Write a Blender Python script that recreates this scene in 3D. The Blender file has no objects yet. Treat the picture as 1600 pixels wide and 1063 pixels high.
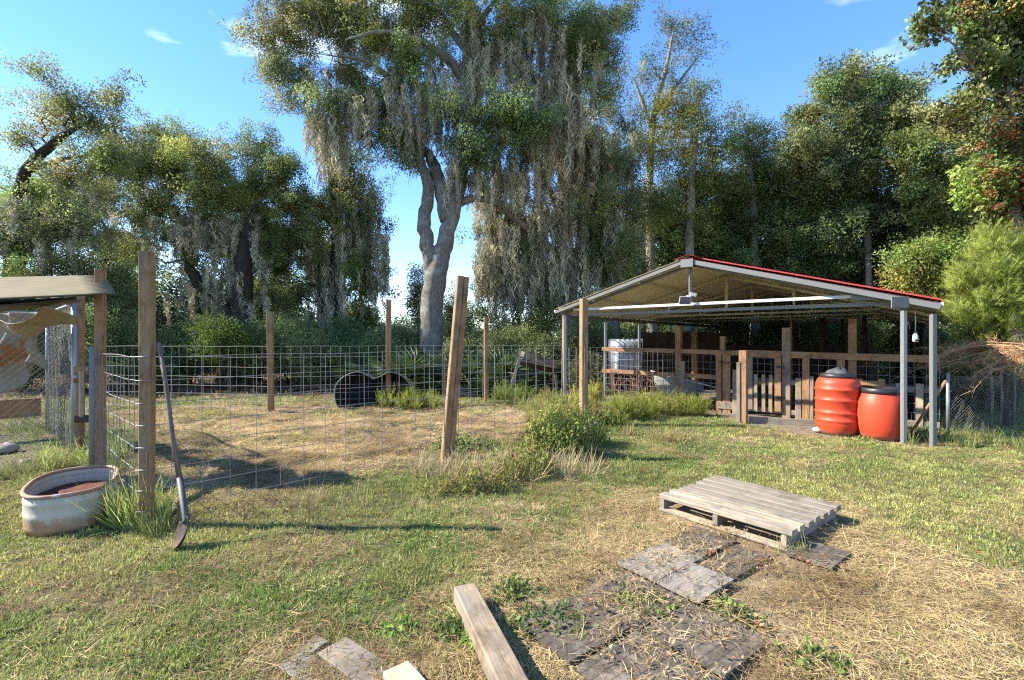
import bpy, math, random
import numpy as np
from mathutils import Vector, Matrix
random.seed(7); R = np.random.RandomState(7)
SC = bpy.context.scene; COL = SC.collection
# ---------------- camera ----------------
F = 750.0; HC = 1.6; CX = 800.0; CY = 531.5
cd = bpy.data.cameras.new('camera'); cam = bpy.data.objects.new('camera', cd); COL.objects.link(cam)
cam.location = (0, 0, HC); cam.rotation_euler = (math.radians(90), 0, 0)
cd.sensor_width = 36; cd.lens = F / 1600 * 36; cd.clip_end = 3000; cd.clip_start = 0.05
SC.camera = cam
# ---------------- sky and sun ----------------
SUN_D = Vector((-0.80, 0.04, 0.62)).normalized()          # towards the sun
elev = math.asin(SUN_D.z); azim = math.atan2(SUN_D.x, SUN_D.y)
w = bpy.data.worlds.new('World'); SC.world = w; w.use_nodes = True
nt = w.node_tree; nt.nodes.clear()
sky = nt.nodes.new('ShaderNodeTexSky'); sky.sky_type = 'NISHITA'; sky.sun_disc = False
sky.sun_elevation = elev; sky.sun_rotation = azim; sky.air_density = 1.0; sky.altitude = 900; sky.dust_density = 0.0; sky.ozone_density = 2.2
bg = nt.nodes.new('ShaderNodeBackground'); bg.inputs[1].default_value = 0.15
out = nt.nodes.new('ShaderNodeOutputWorld')
tc = nt.nodes.new('ShaderNodeTexCoord'); mp = nt.nodes.new('ShaderNodeMapping'); mp.inputs['Scale'].default_value = (2.2, 2.2, 6.5)
mp.inputs['Location'].default_value = (0.4, 0.15, 0.3)
cn = nt.nodes.new('ShaderNodeTexNoise'); cn.inputs['Scale'].default_value = 1.6; cn.inputs['Detail'].default_value = 7; cn.inputs['Distortion'].default_value = 0.5
cr = nt.nodes.new('ShaderNodeValToRGB'); cr.color_ramp.elements[0].position = 0.58; cr.color_ramp.elements[1].position = 0.80
cr.color_ramp.elements[1].color = (0.75, 0.75, 0.75, 1)
mx = nt.nodes.new('ShaderNodeMixRGB'); mx.inputs[2].default_value = (4.6, 5.0, 5.5, 1)
hs = nt.nodes.new('ShaderNodeHueSaturation'); hs.inputs['Hue'].default_value = 0.514; hs.inputs['Value'].default_value = 2.5; hs.inputs['Saturation'].default_value = 1.30; hs.inputs['Value'].default_value = 1.0
L = nt.links.new
L(tc.outputs['Generated'], mp.inputs[0]); L(mp.outputs[0], cn.inputs[0]); L(cn.outputs[0], cr.inputs[0]); L(cr.outputs[0], mx.inputs[0])
L(sky.outputs[0], hs.inputs['Color']); gm_ = nt.nodes.new('ShaderNodeGamma'); gm_.inputs[1].default_value = 0.80; L(hs.outputs[0], gm_.inputs[0]); L(gm_.outputs[0], mx.inputs[1]); L(mx.outputs[0], bg.inputs[0]); L(bg.outputs[0], out.inputs[0])
sl = bpy.data.lights.new('sun', 'SUN'); sl.energy = 4.1; sl.angle = math.radians(0.5); sl.color = (1.0, 0.93, 0.80)
so = bpy.data.objects.new('sun', sl); COL.objects.link(so); so.rotation_euler = SUN_D.to_track_quat('Z', 'Y').to_euler(); so.location = (-20, 0, 20)
SC.view_settings.view_transform = 'Standard'; SC.view_settings.look = 'None'; SC.view_settings.exposure = 1.88; SC.view_settings.gamma = 1
SC.view_settings.use_curve_mapping = False
SC.render.engine = 'CYCLES'
cy = SC.cycles; cy.max_bounces = 7; cy.diffuse_bounces = 4; cy.glossy_bounces = 2; cy.transmission_bounces = 3; cy.transparent_max_bounces = 8
cy.caustics_reflective = False; cy.caustics_refractive = False; cy.sample_clamp_indirect = 6
cy.filter_width = 1.2; cy.use_denoising = False; cy.denoiser = 'OPENIMAGEDENOISE'

# ---------------- helpers ----------------
def at(px, py, Z): return Vector(((px - CX) / F * Z, Z, HC - (py - CY) / F * Z))
def gat(px, py):
    Z = HC * F / (py - CY); return Vector(((px - CX) / F * Z, Z, 0))
def _hash(ix, iy, s):
    h = (ix * 374761393 + iy * 668265263 + s * 1442695041) & 0x7fffffff
    h = ((h ^ (h >> 13)) * 1274126177) & 0x7fffffff
    return ((h ^ (h >> 16)) & 0xffff) / 65535.0
def vn(x, y, s=0):
    x = np.asarray(x, float); y = np.asarray(y, float)
    ix = np.floor(x).astype(np.int64); iy = np.floor(y).astype(np.int64); fx = x - ix; fy = y - iy
    fx = fx * fx * (3 - 2 * fx); fy = fy * fy * (3 - 2 * fy)
    a = _hash(ix, iy, s); b = _hash(ix + 1, iy, s); c = _hash(ix, iy + 1, s); d = _hash(ix + 1, iy + 1, s)
    return (a * (1 - fx) + b * fx) * (1 - fy) + (c * (1 - fx) + d * fx) * fy
def fbm(x, y, s=0, o=4):
    t = 0; a = .5; n = 0
    for k in range(o): t = t + a * vn(x * 2 ** k, y * 2 ** k, s + k * 17); n += a; a *= .5
    return t / n
def poly_sd(x, y, P):                     # signed distance, positive inside
    x = np.asarray(x, float); y = np.asarray(y, float)
    d = np.full(x.shape, 1e9); ins = np.zeros(x.shape, bool); n = len(P)
    for i in range(n):
        ax, ay = P[i][:2]; bx, by = P[(i + 1) % n][:2]
        ex, ey = bx - ax, by - ay; t = np.clip(((x - ax) * ex + (y - ay) * ey) / (ex * ex + ey * ey + 1e-12), 0, 1)
        d = np.minimum(d, np.hypot(x - ax - t * ex, y - ay - t * ey))
        c = ((ay > y) != (by > y)) & (x < (bx - ax) * (y - ay) / ((by - ay) + 1e-12) + ax); ins ^= c
    return np.where(ins, d, -d)
def soft(x, y, P, s=.3, wob=.25, seed=3):
    sd = poly_sd(x, y, P) + (fbm(x * 1.3, y * 1.3, seed) - .5) * 2 * wob * 2
    return np.clip(sd / s * .5 + .5, 0, 1)
GP = lambda *pts: [tuple(gat(*p)[:2]) for p in pts]
A = Vector((-3.18, 4.18, 0)); B = Vector((-.92, 6.5, 0)); C = Vector((1.34, 8.96, 0)); K = Vector((-9.6, 11.3, 0)); D = Vector((-4.8, 5.6, 0))
G0 = Vector((3.52, 9.5, 0)); U = Vector((.768, -.64, 0)); V = Vector((.64, .768, 0))
def GL(u, v, z=0): return G0 + U * u + V * v + Vector((0, 0, z))
M0 = Vector((1.1, 3.1, 0)); E1 = Vector((.79, .613, 0)); E2 = Vector((-.613, .79, 0))
def ML(a, b, z=0): return M0 + E1 * a + E2 * b + Vector((0, 0, z))
P_pen = [(-3.2, 4.3), (3.7, 11.3), (1.5, 12.4), (-9.6, 11.5), (-4.8, 5.8)]
P_dry = GP((380, 1100), (430, 1005), (640, 945), (850, 858), (960, 790), (1060, 765), (1320, 800), (1430, 830), (1600, 905), (1750, 960), (1700, 1200), (300, 1200))
P_path = GP((840, 850), (900, 800), (1010, 740), (1040, 752), (960, 870), (880, 880))
P_barn = [tuple(GL(*p)[:2]) for p in ((-3.2, 1.9), (-.4, 1.2), (1.0, .2), (1.9, -.15), (3.4, -.1), (3.8, 3), (3.8, 13), (-3.2, 13))]
P_ken = [(-5.6, 6.3), (-9, 10), (-14, 8), (-9, 3.6)]
P_mat = [tuple(ML(*p)[:2]) for p in ((-1.05, -.7), (.2, -.72), (.25, -.2), (1.1, -.55), (1.4, .4), (-.1, .5), (-1.05, .35))]
def zones(x, y):
    x = np.asarray(x, float); y = np.asarray(y, float)
    pen = soft(x, y, P_pen, .5, .35); far = np.clip((y - .45 * x - 8.6) / 2.2, 0, 1)
    grn = np.clip((fbm(x * .8, y * .8, 5) - .5) * 5 + .1, 0, 1)
    dry = np.maximum(pen * (1 - .5 * grn * far) * .97, soft(x, y, P_dry, .35, .25) * (.93 - .35 * np.clip((fbm(x * 2.1, y * 2.1, 9) - .6) * 8, 0, 1)))
    dry = np.maximum(dry, soft(x, y, P_path, .3, .2))
    dry = np.maximum(dry, .07 + .45 * np.clip((fbm(x * 1.1, y * 1.6, 31) - .48) * 5, 0, 1))
    bare = soft(x, y, P_barn, .25, .15)
    dirt = np.maximum(bare, .75 * soft(x, y, P_ken, .5, .3))
    litter = np.clip((y - 12.3 + (fbm(x * .7, y * .7, 12) - .5) * 3) / 1.5, 0, 1) * (1 - soft(x, y, P_barn, .3, .1))
    mat = soft(x, y, P_mat, .08, .07)
    return dry, dirt, litter, mat
def gz(x, y):
    x = np.asarray(x, float); y = np.asarray(y, float)
    flat = np.maximum(soft(x, y, P_mat, .5, 0), soft(x, y, P_barn, .8, 0))
    h = (fbm(x * .6, y * .6, 40) - .5) * .07 + (fbm(x * 2.6, y * 2.6, 41) - .5) * .045 + (fbm(x * 9, y * 9, 42, 3) - .5) * .022
    h = h * (1 - .9 * flat) + .07 * np.clip((fbm(x * 1.9, y * 2.6, 63) - .5) * 5, 0, 1) * soft(x, y, P_pen, .5, .2)
    return h + np.clip(y - 60, 0, 1e4) * 0.0
def gz1(x, y): return float(gz(np.array([x]), np.array([y]))[0])

# ---------------- materials ----------------
class NT:
    def __init__(s, name):
        s.m = bpy.data.materials.new(name); s.m.use_nodes = True; s.t = s.m.node_tree; s.t.nodes.clear()
        s.o = s.n('OutputMaterial')
    def n(s, ty, **kw):
        k = s.t.nodes.new('ShaderNode' + ty)
        for a, v in kw.items(): setattr(k, a, v)
        return k
    def l(s, a, b): s.t.links.new(a, b)
    def noise(s, vec, scale, detail=4, rough=.55, dist=0):
        k = s.n('TexNoise'); k.inputs['Scale'].default_value = scale; k.inputs['Detail'].default_value = detail; k.inputs['Roughness'].default_value = rough
        k.inputs['Distortion'].default_value = dist
        if vec is not None: s.l(vec, k.inputs['Vector'])
        return k.outputs['Fac']
    def map(s, vec, sc, loc=(0, 0, 0)):
        k = s.n('Mapping'); k.inputs['Scale'].default_value = sc; k.inputs['Location'].default_value = loc; s.l(vec, k.inputs['Vector']); return k.outputs[0]
    def ramp(s, fac, stops):
        k = s.n('ValToRGB'); e = k.color_ramp.elements
        while len(e) < len(stops): e.new(.5)
        for i, (p, c) in enumerate(stops):
            e[i].position = p; e[i].color = (c, c, c, 1) if not isinstance(c, (tuple, list)) else (*c, 1)
        s.l(fac, k.inputs[0]); return k.outputs[0]
    def mix(s, fac, a, b, mode='MIX'):
        k = s.n('MixRGB', blend_type=mode)
        for i, v in enumerate((fac, a, b)):
            if isinstance(v, (int, float)): k.inputs[i].default_value = v if i == 0 else (v, v, v, 1)
            elif isinstance(v, tuple): k.inputs[i].default_value = (*v, 1)
            else: s.l(v, k.inputs[i])
        return k.outputs[0]
    def math(s, op, a, b=0.0):
        k = s.n('Math', operation=op)
        for i, v in enumerate((a, b)):
            if isinstance(v, (int, float)): k.inputs[i].default_value = v
            else: s.l(v, k.inputs[i])
        return k.outputs[0]
    def bsdf(s, col, rough=.7, metal=0, spec=.3, bump=None, bs=.3, bd=.01, coat=0, trans=0):
        p = s.n('BsdfPrincipled')
        for key, v in (('Base Color', col), ('Roughness', rough), ('Metallic', metal), ('Specular IOR Level', spec), ('Coat Weight', coat)):
            if isinstance(v, (int, float)): p.inputs[key].default_value = v
            elif isinstance(v, tuple): p.inputs[key].default_value = (*v, 1)
            else: s.l(v, p.inputs[key])
        if bump is not None:
            b = s.n('Bump'); b.inputs['Strength'].default_value = bs; b.inputs['Distance'].default_value = bd; s.l(bump, b.inputs['Height']); s.l(b.outputs[0], p.inputs['Normal'])
        if trans:
            t = s.n('BsdfTranslucent'); s.l(col, t.inputs[0]) if not isinstance(col, tuple) else setattr(t.inputs[0], 'default_value', (*col, 1))
            m = s.n('MixShader'); m.inputs[0].default_value = trans; s.l(p.outputs[0], m.inputs[1]); s.l(t.outputs[0], m.inputs[2]); s.l(m.outputs[0], s.o.inputs[0])
        else: s.l(p.outputs[0], s.o.inputs[0])
        return s.m
    def bc(s): k = s.n('Attribute'); k.attribute_name = 'bc'; return k.outputs['Vector']
    def obj(s): return s.n('TexCoord').outputs['Object']
    def geo(s): return s.n('NewGeometry').outputs['Position']

def wood(name, c1, c2, c3, gray=0.0, grayc=(.3, .28, .25), rough=.8, dirt=.0):
    c1, c2, c3, grayc = [tuple(x * .78 for x in c) for c in (c1, c2, c3, grayc)]
    t = NT(name); v = t.bc()
    g = t.noise(t.map(v, (1.2, 22, 22)), 2.0, 5, .6, .6)
    rg = t.noise(t.map(v, (.55, 7, 7)), 2.2, 2, .5, 1.4)
    rings = t.math('SINE', t.math('MULTIPLY', rg, 55.0)); rings = t.math('MULTIPLY_ADD', rings, .5)
    rings.node.inputs[2].default_value = .5
    f = t.mix(.3, g, rings)
    col = t.ramp(f, [(.15, c1), (.5, c2), (.85, c3)])
    vor = t.n('TexVoronoi'); vor.inputs['Scale'].default_value = 1.0; t.l(t.map(v, (2.2, 9, 9)), vor.inputs['Vector'])
    knot = t.ramp(vor.outputs['Distance'], [(.05, 1.0), (.13, 0.0)])
    col = t.mix(t.mix(.65, 0.0, knot), col, tuple(x * .35 for x in c1))
    if gray > 0:
        n2 = t.noise(t.map(v, (1.0, 5, 5), (3, 3, 3)), 1.6, 5, .65); gm = t.ramp(n2, [(.62 - gray * .35, 0.0), (.70 - gray * .25, 1.0)])
        gcol = t.mix(g, tuple(x * .55 for x in grayc), tuple(min(1, x * 1.25) for x in grayc))
        col = t.mix(gm, col, gcol)
    crk = t.noise(t.map(v, (.7, 40, 40), (7, 1, 2)), 1.6, 3, .5); crk = t.ramp(crk, [(.30, 0.0), (.36, 1.0)])
    col = t.mix(1.0, col, t.mix(.55, crk, 1.0), 'MULTIPLY')
    stn_ = t.noise(t.geo(), 3.5, 6, .7); col = t.mix(1.0, col, t.ramp(stn_, [(.32, .5), (.5, .95), (.7, 1.08)]), 'MULTIPLY')
    h = t.mix(.5, f, crk)
    return t.bsdf(col, rough, spec=.2, bump=h, bs=.55, bd=.004)
MW = {}
MW['pine'] = wood('treated_pine', (.235, .125, .055), (.36, .215, .105), (.47, .31, .17), gray=.28, grayc=(.33, .26, .19))
MW['red'] = wood('red_brown_pine', (.24, .12, .055), (.38, .205, .10), (.50, .30, .16), gray=.15, grayc=(.33, .24, .17))
MW['gray'] = wood('weathered_pine', (.23, .17, .115), (.33, .26, .18), (.42, .34, .25), gray=.75, grayc=(.27, .235, .19))
MW['pallet'] = wood('pallet_wood', (.36, .28, .18), (.50, .40, .27), (.62, .52, .38), gray=.6, grayc=(.34, .295, .235))
MW['palold'] = wood('old_pallet_wood', (.22, .19, .15), (.33, .29, .235), (.43, .385, .32), gray=.9, grayc=(.31, .265, .205))
MW['timber'] = wood('weathered_timber', (.22, .155, .095), (.34, .255, .165), (.45, .355, .25), gray=.35, grayc=(.30, .26, .21))
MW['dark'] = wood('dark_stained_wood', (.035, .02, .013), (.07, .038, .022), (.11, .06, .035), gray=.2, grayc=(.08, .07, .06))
MW['light'] = wood('fresh_plywood', (.50, .38, .22), (.60, .48, .31), (.68, .56, .39), gray=.1, grayc=(.45, .4, .32))

def metal(name, c, rough=.45, met=.7, spot=.15, c2=None, thr=.55):
    c = tuple(x * .8 for x in c)
    t = NT(name); p = t.geo(); n = t.noise(p, 9, 5, .6); n2 = t.noise(p, 55, 2)
    k = tuple(x * (1 - spot) for x in c)
    col = t.mix(n2, k, c)
    if c2: col = t.mix(t.ramp(n, [(thr, 0.0), (thr + .12, 1.0)]), col, c2)
    return t.bsdf(col, t.ramp(n, [(0, max(.1, rough - .15)), (1, min(1, rough + .2))]), met, .5, bump=n2, bs=.08, bd=.002)
MG = metal('galvanised_steel', (.40, .41, .41), .42, .55, .2)
MWIRE = metal('galvanised_wire', (.29, .285, .27), .6, .15, .3, (.24, .17, .12), .62)
MWIREN = metal('weathered_wire', (.33, .33, .33), .5, .45, .3, (.22, .14, .09), .52)
MPAINT = metal('pale_grey_painted_steel', (.18, .18, .17), .45, .0, .12)
MWHITE = metal('white_painted_steel', (.62, .63, .62), .4, .0, .06)
MRUST = metal('rusty_steel', (.20, .085, .04), .85, .1, .4, (.34, .16, .08), .5)
MBLK = metal('black_plastic', (.022, .023, .024), .45, 0, .3)
MGREY = metal('grey_plastic', (.20, .21, .21), .55, 0, .2)
def simple(name, c, rough=.7, var=.25, sc=6, spec=.3, bump=.1, coat=0, trans=0):
    c = tuple(x * .8 for x in c)
    t = NT(name); p = t.geo(); n = t.noise(p, sc, 6, .6)
    col = t.mix(n, tuple(x * (1 - var) for x in c), tuple(min(1, x * (1 + var)) for x in c))
    return t.bsdf(col, rough, 0, spec, bump=n, bs=bump, bd=.01, coat=coat, trans=trans)

# ---------------- mesh collector ----------------
class G:
    def __init__(s): s.v = []; s.f = []; s.mi = []; s.b = []; s.sm = []
    def add(s, vs, fs, mi=0, bc=None, smooth=False):
        o = len(s.v); s.v += [tuple(v) for v in vs]; s.f += [tuple(i + o for i in f) for f in fs]; s.mi += [mi] * len(fs); s.sm += [smooth] * len(fs)
        s.b += [tuple(b) for b in (bc if bc is not None else vs)]
    def board(s, p0, p1, w, t, up=(0, 0, 1), mi=0, seg=5, warp=.0, ch=.004, twist=0):
        p0 = Vector(p0); p1 = Vector(p1); d = (p1 - p0); Ln = d.length; d.normalize(); up = Vector(up)
        sd = d.cross(up)
        if sd.length < 1e-4: sd = d.cross(Vector((0, 1, 0)))
        sd.normalize(); n = sd.cross(d).normalized()
        off = Vector((random.uniform(0, 50), random.uniform(0, 50), random.uniform(0, 50)))
        a, b = w / 2, t / 2; c = min(ch, a * .4, b * .4)
        prof = [(-a + c, -b), (a - c, -b), (a, -b + c), (a, b - c), (a - c, b), (-a + c, b), (-a, b - c), (-a, -b + c)]
        vs = []; bc = []
        ph = random.uniform(0, 6)
        for i in range(seg + 1):
            k = i / seg; cen = p0 + d * (Ln * k) + n * (warp * math.sin(k * 3.1 + ph)) + sd * (warp * .6 * math.sin(k * 2.3 + ph * 2))
            for (x, y) in prof:
                j = 1 + random.uniform(-.01, .01)
                vs.append(cen + sd * x * j + n * y * j); bc.append(Vector((k * Ln, x, y)) + off)
        fs = []
        for i in range(seg):
            for j in range(8): fs.append((i * 8 + j, i * 8 + (j + 1) % 8, (i + 1) * 8 + (j + 1) % 8, (i + 1) * 8 + j))
        fs.append(tuple(range(7, -1, -1))); fs.append(tuple(seg * 8 + j for j in range(8)))
        s.add(vs, fs, mi, bc)
        return s
    def tube(s, pts, r, n=6, mi=0, cap=True, smooth=True, jit=0):
        pts = [Vector(p) for p in pts]; m = len(pts)
        if m < 2: return s
        rs = r if isinstance(r, (list, tuple)) else [r] * m
        ref = Vector((0, 0, 1)); T0 = (pts[1] - pts[0]).normalized()
        if abs(T0.z) > .9: ref = Vector((1, 0, 0))
        vs = []; bc = []; ln = 0; x = T0.cross(ref).normalized()
        off = random.uniform(0, 40)
        for i in range(m):
            T = (pts[min(i + 1, m - 1)] - pts[max(i - 1, 0)])
            if T.length < 1e-9: T = T0.copy()
            T.normalize(); x = (x - T * x.dot(T)); x = x.normalized() if x.length > 1e-6 else T.cross(Vector((0, 1, .1))).normalized(); y = T.cross(x)
            if i: ln += (pts[i] - pts[i - 1]).length
            for k in range(n):
                a = 2 * math.pi * k / n; rr = rs[i] * (1 + (random.uniform(-jit, jit) if jit else 0))
                vs.append(pts[i] + x * (math.cos(a) * rr) + y * (math.sin(a) * rr)); bc.append((ln + off, math.cos(a) * rs[i], math.sin(a) * rs[i]))
        fs = []
        for i in range(m - 1):
            for k in range(n): fs.append((i * n + k, i * n + (k + 1) % n, (i + 1) * n + (k + 1) % n, (i + 1) * n + k))
        s.add(vs, fs, mi, bc, smooth)
        if cap:
            o = len(s.v) - len(vs); s.f += [tuple(o + k for k in range(n - 1, -1, -1)), tuple(o + (m - 1) * n + k for k in range(n))]; s.mi += [mi, mi]; s.sm += [False, False]
        return s
    def lathe(s, prof, n=40, mi=0, c=(0, 0, 0), smooth=True, mif=None):
        vs = []; fs = []; m = len(prof)
        for (r, z) in prof:
            for k in range(n): a = 2 * math.pi * k / n; vs.append((c[0] + r * math.cos(a), c[1] + r * math.sin(a), c[2] + z))
        for i in range(m - 1):
            for k in range(n): fs.append((i * n + k, i * n + (k + 1) % n, (i + 1) * n + (k + 1) % n, (i + 1) * n + k))
        s.add(vs, fs, mi, None, smooth); return s
    def grid(s, fn, nu, nv, mi=0, smooth=True, thick=0):
        vs = []; fs = []
        for i in range(nu + 1):
            for j in range(nv + 1): vs.append(Vector(fn(i / nu, j / nv)))
        q = lambda i, j: i * (nv + 1) + j
        for i in range(nu):
            for j in range(nv): fs.append((q(i, j), q(i + 1, j), q(i + 1, j + 1), q(i, j + 1)))
        s.add(vs, fs, mi, None, smooth); return s
    def build(s, name, mats, parent=None, loc=None, **props):
        me = bpy.data.meshes.new(name); org = Vector(ORG.get(parent.name, (0, 0, 0))) if parent is not None else Vector((0, 0, 0))
        base = Vector(loc) if loc is not None else org
        co = np.array(s.v, 'f') - np.array(base, 'f')
        me.from_pydata(co.tolist(), [], s.f)
        if not isinstance(mats, (list, tuple)): mats = [mats]
        for m in mats: me.materials.append(m)
        me.polygons.foreach_set('material_index', s.mi); me.polygons.foreach_set('use_smooth', s.sm)
        at_ = me.attributes.new('bc', 'FLOAT_VECTOR', 'POINT'); at_.data.foreach_set('vector', np.array(s.b, 'f').ravel())
        me.update(); o = bpy.data.objects.new(name, me); COL.objects.link(o)
        if parent is not None: o.parent = parent; o.location = base - org
        else: o.location = base
        ORG[o.name] = tuple(base)
        for k, v in props.items(): o[k] = v
        return o
ORG = {}
def thing(name, label, cat, loc=(0, 0, 0), group=None):
    o = bpy.data.objects.new(name, None); COL.objects.link(o); o.location = loc; ORG[o.name] = tuple(loc); o['label'] = label; o['category'] = cat
    o.empty_display_size = .2
    if group: o['group'] = group
    return o
def solid(o, th, off=0):
    m = o.modifiers.new('thickness', 'SOLIDIFY'); m.thickness = th; m.offset = off; return o
def copyob(o, parent=None):
    c = o.copy(); COL.objects.link(c)
    if parent is not None: c.parent = parent
    return c
# ================= GROUND =================
xs = np.unique(np.concatenate([np.arange(-9, 9, .05), 9 * 1.06 ** np.arange(0, 88), -9 * 1.06 ** np.arange(0, 88)]))
ys = np.unique(np.concatenate([-3 - (1.15 ** np.arange(0, 40) - 1) * 2, np.arange(-3, 1.6, .4), np.arange(1.6, 9, .04), 9 * 1.014 ** np.arange(0, 60), 9 * 1.014 ** 60 * 1.07 ** np.arange(0, 60)]))
GX, GY = np.meshgrid(xs, ys, indexing='ij'); GZ = gz(GX, GY)
nx, ny = len(xs), len(ys)
co = np.stack([GX, GY, GZ], -1).reshape(-1, 3).astype('f')
I = np.arange(nx - 1)[:, None] * ny + np.arange(ny - 1)[None]
quads = np.stack([I, I + ny, I + ny + 1, I + 1], -1).reshape(-1)
me = bpy.data.meshes.new('ground'); me.vertices.add(len(co)); me.vertices.foreach_set('co', co.ravel())
nf = len(quads) // 4; me.loops.add(nf * 4); me.loops.foreach_set('vertex_index', quads.astype('i')); me.polygons.add(nf)
me.polygons.foreach_set('loop_start', np.arange(nf, dtype='i') * 4); me.polygons.foreach_set('loop_total', np.full(nf, 4, 'i')); me.update(calc_edges=True)
me.polygons.foreach_set('use_smooth', np.ones(nf, bool))
dry, dirt, litter, mat = zones(co[:, 0], co[:, 1])
ca = me.attributes.new('zone', 'FLOAT_COLOR', 'POINT'); ca.data.foreach_set('color', np.stack([dry, dirt, litter, mat], -1).astype('f').ravel())
t = NT('ground_soil'); g = t.geo()
at_ = t.n('Attribute'); at_.attribute_name = 'zone'; sp = t.n('SeparateColor'); t.l(at_.outputs['Color'], sp.inputs[0])
n1 = t.noise(g, 3, 6, .65); n2 = t.noise(g, 30, 5, .7); n3 = t.noise(g, 140, 3, .6)
green = t.mix(n2, (.04, .048, .018), (.12, .115, .05)); straw = t.mix(n2, (.16, .115, .06), (.36, .28, .165)); straw = t.mix(t.ramp(n1, [(.4, 0.0), (.7, .5)]), straw, (.17, .12, .07))
soil = t.mix(n1, (.13, .11, .08), (.24, .205, .16)); soil = t.mix(t.ramp(n3, [(.4, 0.0), (.6, .35)]), soil, (.09, .07, .05))
lit = t.mix(n2, (.055, .038, .02), (.17, .12, .07))
c = t.mix(sp.outputs[0], green, straw); c = t.mix(sp.outputs[1], c, soil); c = t.mix(sp.outputs[2], c, lit)
t.bsdf(c, .95, spec=.1, bump=t.mix(.5, n2, n3), bs=.8, bd=.02); me.materials.append(t.m)
go = bpy.data.objects.new('ground', me); COL.objects.link(go); go['kind'] = 'structure'

# ---- mats and old boards lying on the ground ----
MRUB = NT('rubber_mat'); v = MRUB.bc(); n = MRUB.noise(MRUB.geo(), 14, 5, .65); n2 = MRUB.noise(MRUB.geo(), 90, 3)
col = MRUB.mix(n, (.045, .038, .030), (.12, .10, .078)); col = MRUB.mix(MRUB.ramp(n, [(.5, 0.0), (.68, .8)]), col, (.20, .17, .13))
wv = MRUB.n('TexWave'); wv.bands_direction = 'Y'; wv.inputs['Scale'].default_value = 5.2; wv.inputs['Distortion'].default_value = .6; MRUB.l(v, wv.inputs['Vector'])
gr = MRUB.ramp(wv.outputs['Fac'], [(.0, 0.0), (.09, 1.0)])
col = MRUB.mix(1.0, col, MRUB.mix(.6, gr, 1.0), 'MULTIPLY')
MRUB = MRUB.bsdf(col, .8, spec=.25, bump=MRUB.mix(.5, gr, n2), bs=.5, bd=.006)
def pale_mat():
    t = NT('dusty_pale_mat'); v = t.bc(); n = t.noise(t.geo(), 9, 6, .7); n2 = t.noise(t.map(v, (4, 40, 1)), 1.5, 4, .6)
    c = t.mix(n, (.15, .135, .115), (.30, .265, .22)); c = t.mix(t.ramp(n2, [(.35, .55), (.5, 0.0)]), c, (.07, .062, .055)); c = t.mix(t.ramp(n, [(.36, .7), (.46, 0.0)]), c, (.06, .055, .05))
    return t.bsdf(c, .9, spec=.1, bump=n2, bs=.7, bd=.008)
MRUBP = pale_mat()
floor_mats = [  # a0,a1,b0,b1,z,kind,tilt,label
 (-.14, .27, -.2, .095, .035, 'w', .02, 'pale dusty mat, nearer of two in front of the pallet'),
 (-.13, .42, .105, .43, .03, 'w', -.015, 'dusty grey mat, farther of two in front of the pallet'),
 (-.62, -.16, -.14, .30, .018, 'm', .01, 'charcoal rubber mat scattered with red brown dead leaves'),
 (-1.12, -.65, -.10, .33, .02, 'm', -.01, 'charcoal rubber mat half buried in weeds beside the long timber'),
 (-.62, -.17, -.62, -.16, .022, 'm', -.02, 'dark rubber mat under dry straw at the lower edge of the photo'),
 (-1.12, -.65, -.62, -.13, .012, 'm', .015, 'dark rubber mat with twigs at the very bottom left of the mats'),
 (.32, .86, -.17, .08, .015, 'm', .01, 'dark rubber mat strip under the near left side of the pallet'),
 (.46, .95, .13, .47, .015, 'm', -.01, 'dark rubber mat strip just left of the pallet corner'),
 (.98, 1.34, -.52, -.22, .03, 'm', .03, 'black rubber mat piece beside the front corner of the pallet')]
for (a0, a1, b0, b1, z, kd, tl, lab) in floor_mats:
    wd = False; n_ = 3
    if wd:
        cen = ML((a0 + a1) / 2, (b0 + b1) / 2, z); o = thing('board_mat', lab, 'mat', ML((a0 + a1) / 2, (b0 + b1) / 2, 0), 'old mats and boards lying in the dry grass')
        n_ = 4; wdt = (b1 - b0) / n_
        for k in range(n_):
            bq = b0 + wdt * (k + .5)
            G().board(ML(a0, bq, z + random.uniform(-.001, .001)), ML(a1 + random.uniform(-.006, .006), bq, z + random.uniform(-.001, .001)), wdt - .002, .02, seg=6, warp=.0, ch=.002).build('plank', MW['gray'] if k % 2 else MW['palold'], o)
    else:
        m_ = G()
        def fn(u, v_, a0=a0, a1=a1, b0=b0, b1=b1, z=z, tl=tl): return ML(a0 + (a1 - a0) * u, b0 + (b1 - b0) * v_, z + .014 + tl * .3 * (u - .5) + .002 * math.sin(u * 5 + a0 * 9) * math.cos(v_ * 4))
        vs = []; nu = 8
        m_.grid(fn, nu, nu, smooth=False)
        m_.b = [(((Vector(q) - M0).dot(E1)), ((Vector(q) - M0).dot(E2)), 0) for q in m_.v]
        o = m_.build('rubber_mat', MRUBP if kd == 'w' else MRUB, loc=ML((a0 + a1) / 2, (b0 + b1) / 2, 0)); solid(o, .018, -1)
        o['label'] = lab; o['category'] = 'mat'; o['group'] = 'old mats and boards lying in the dry grass'
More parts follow.
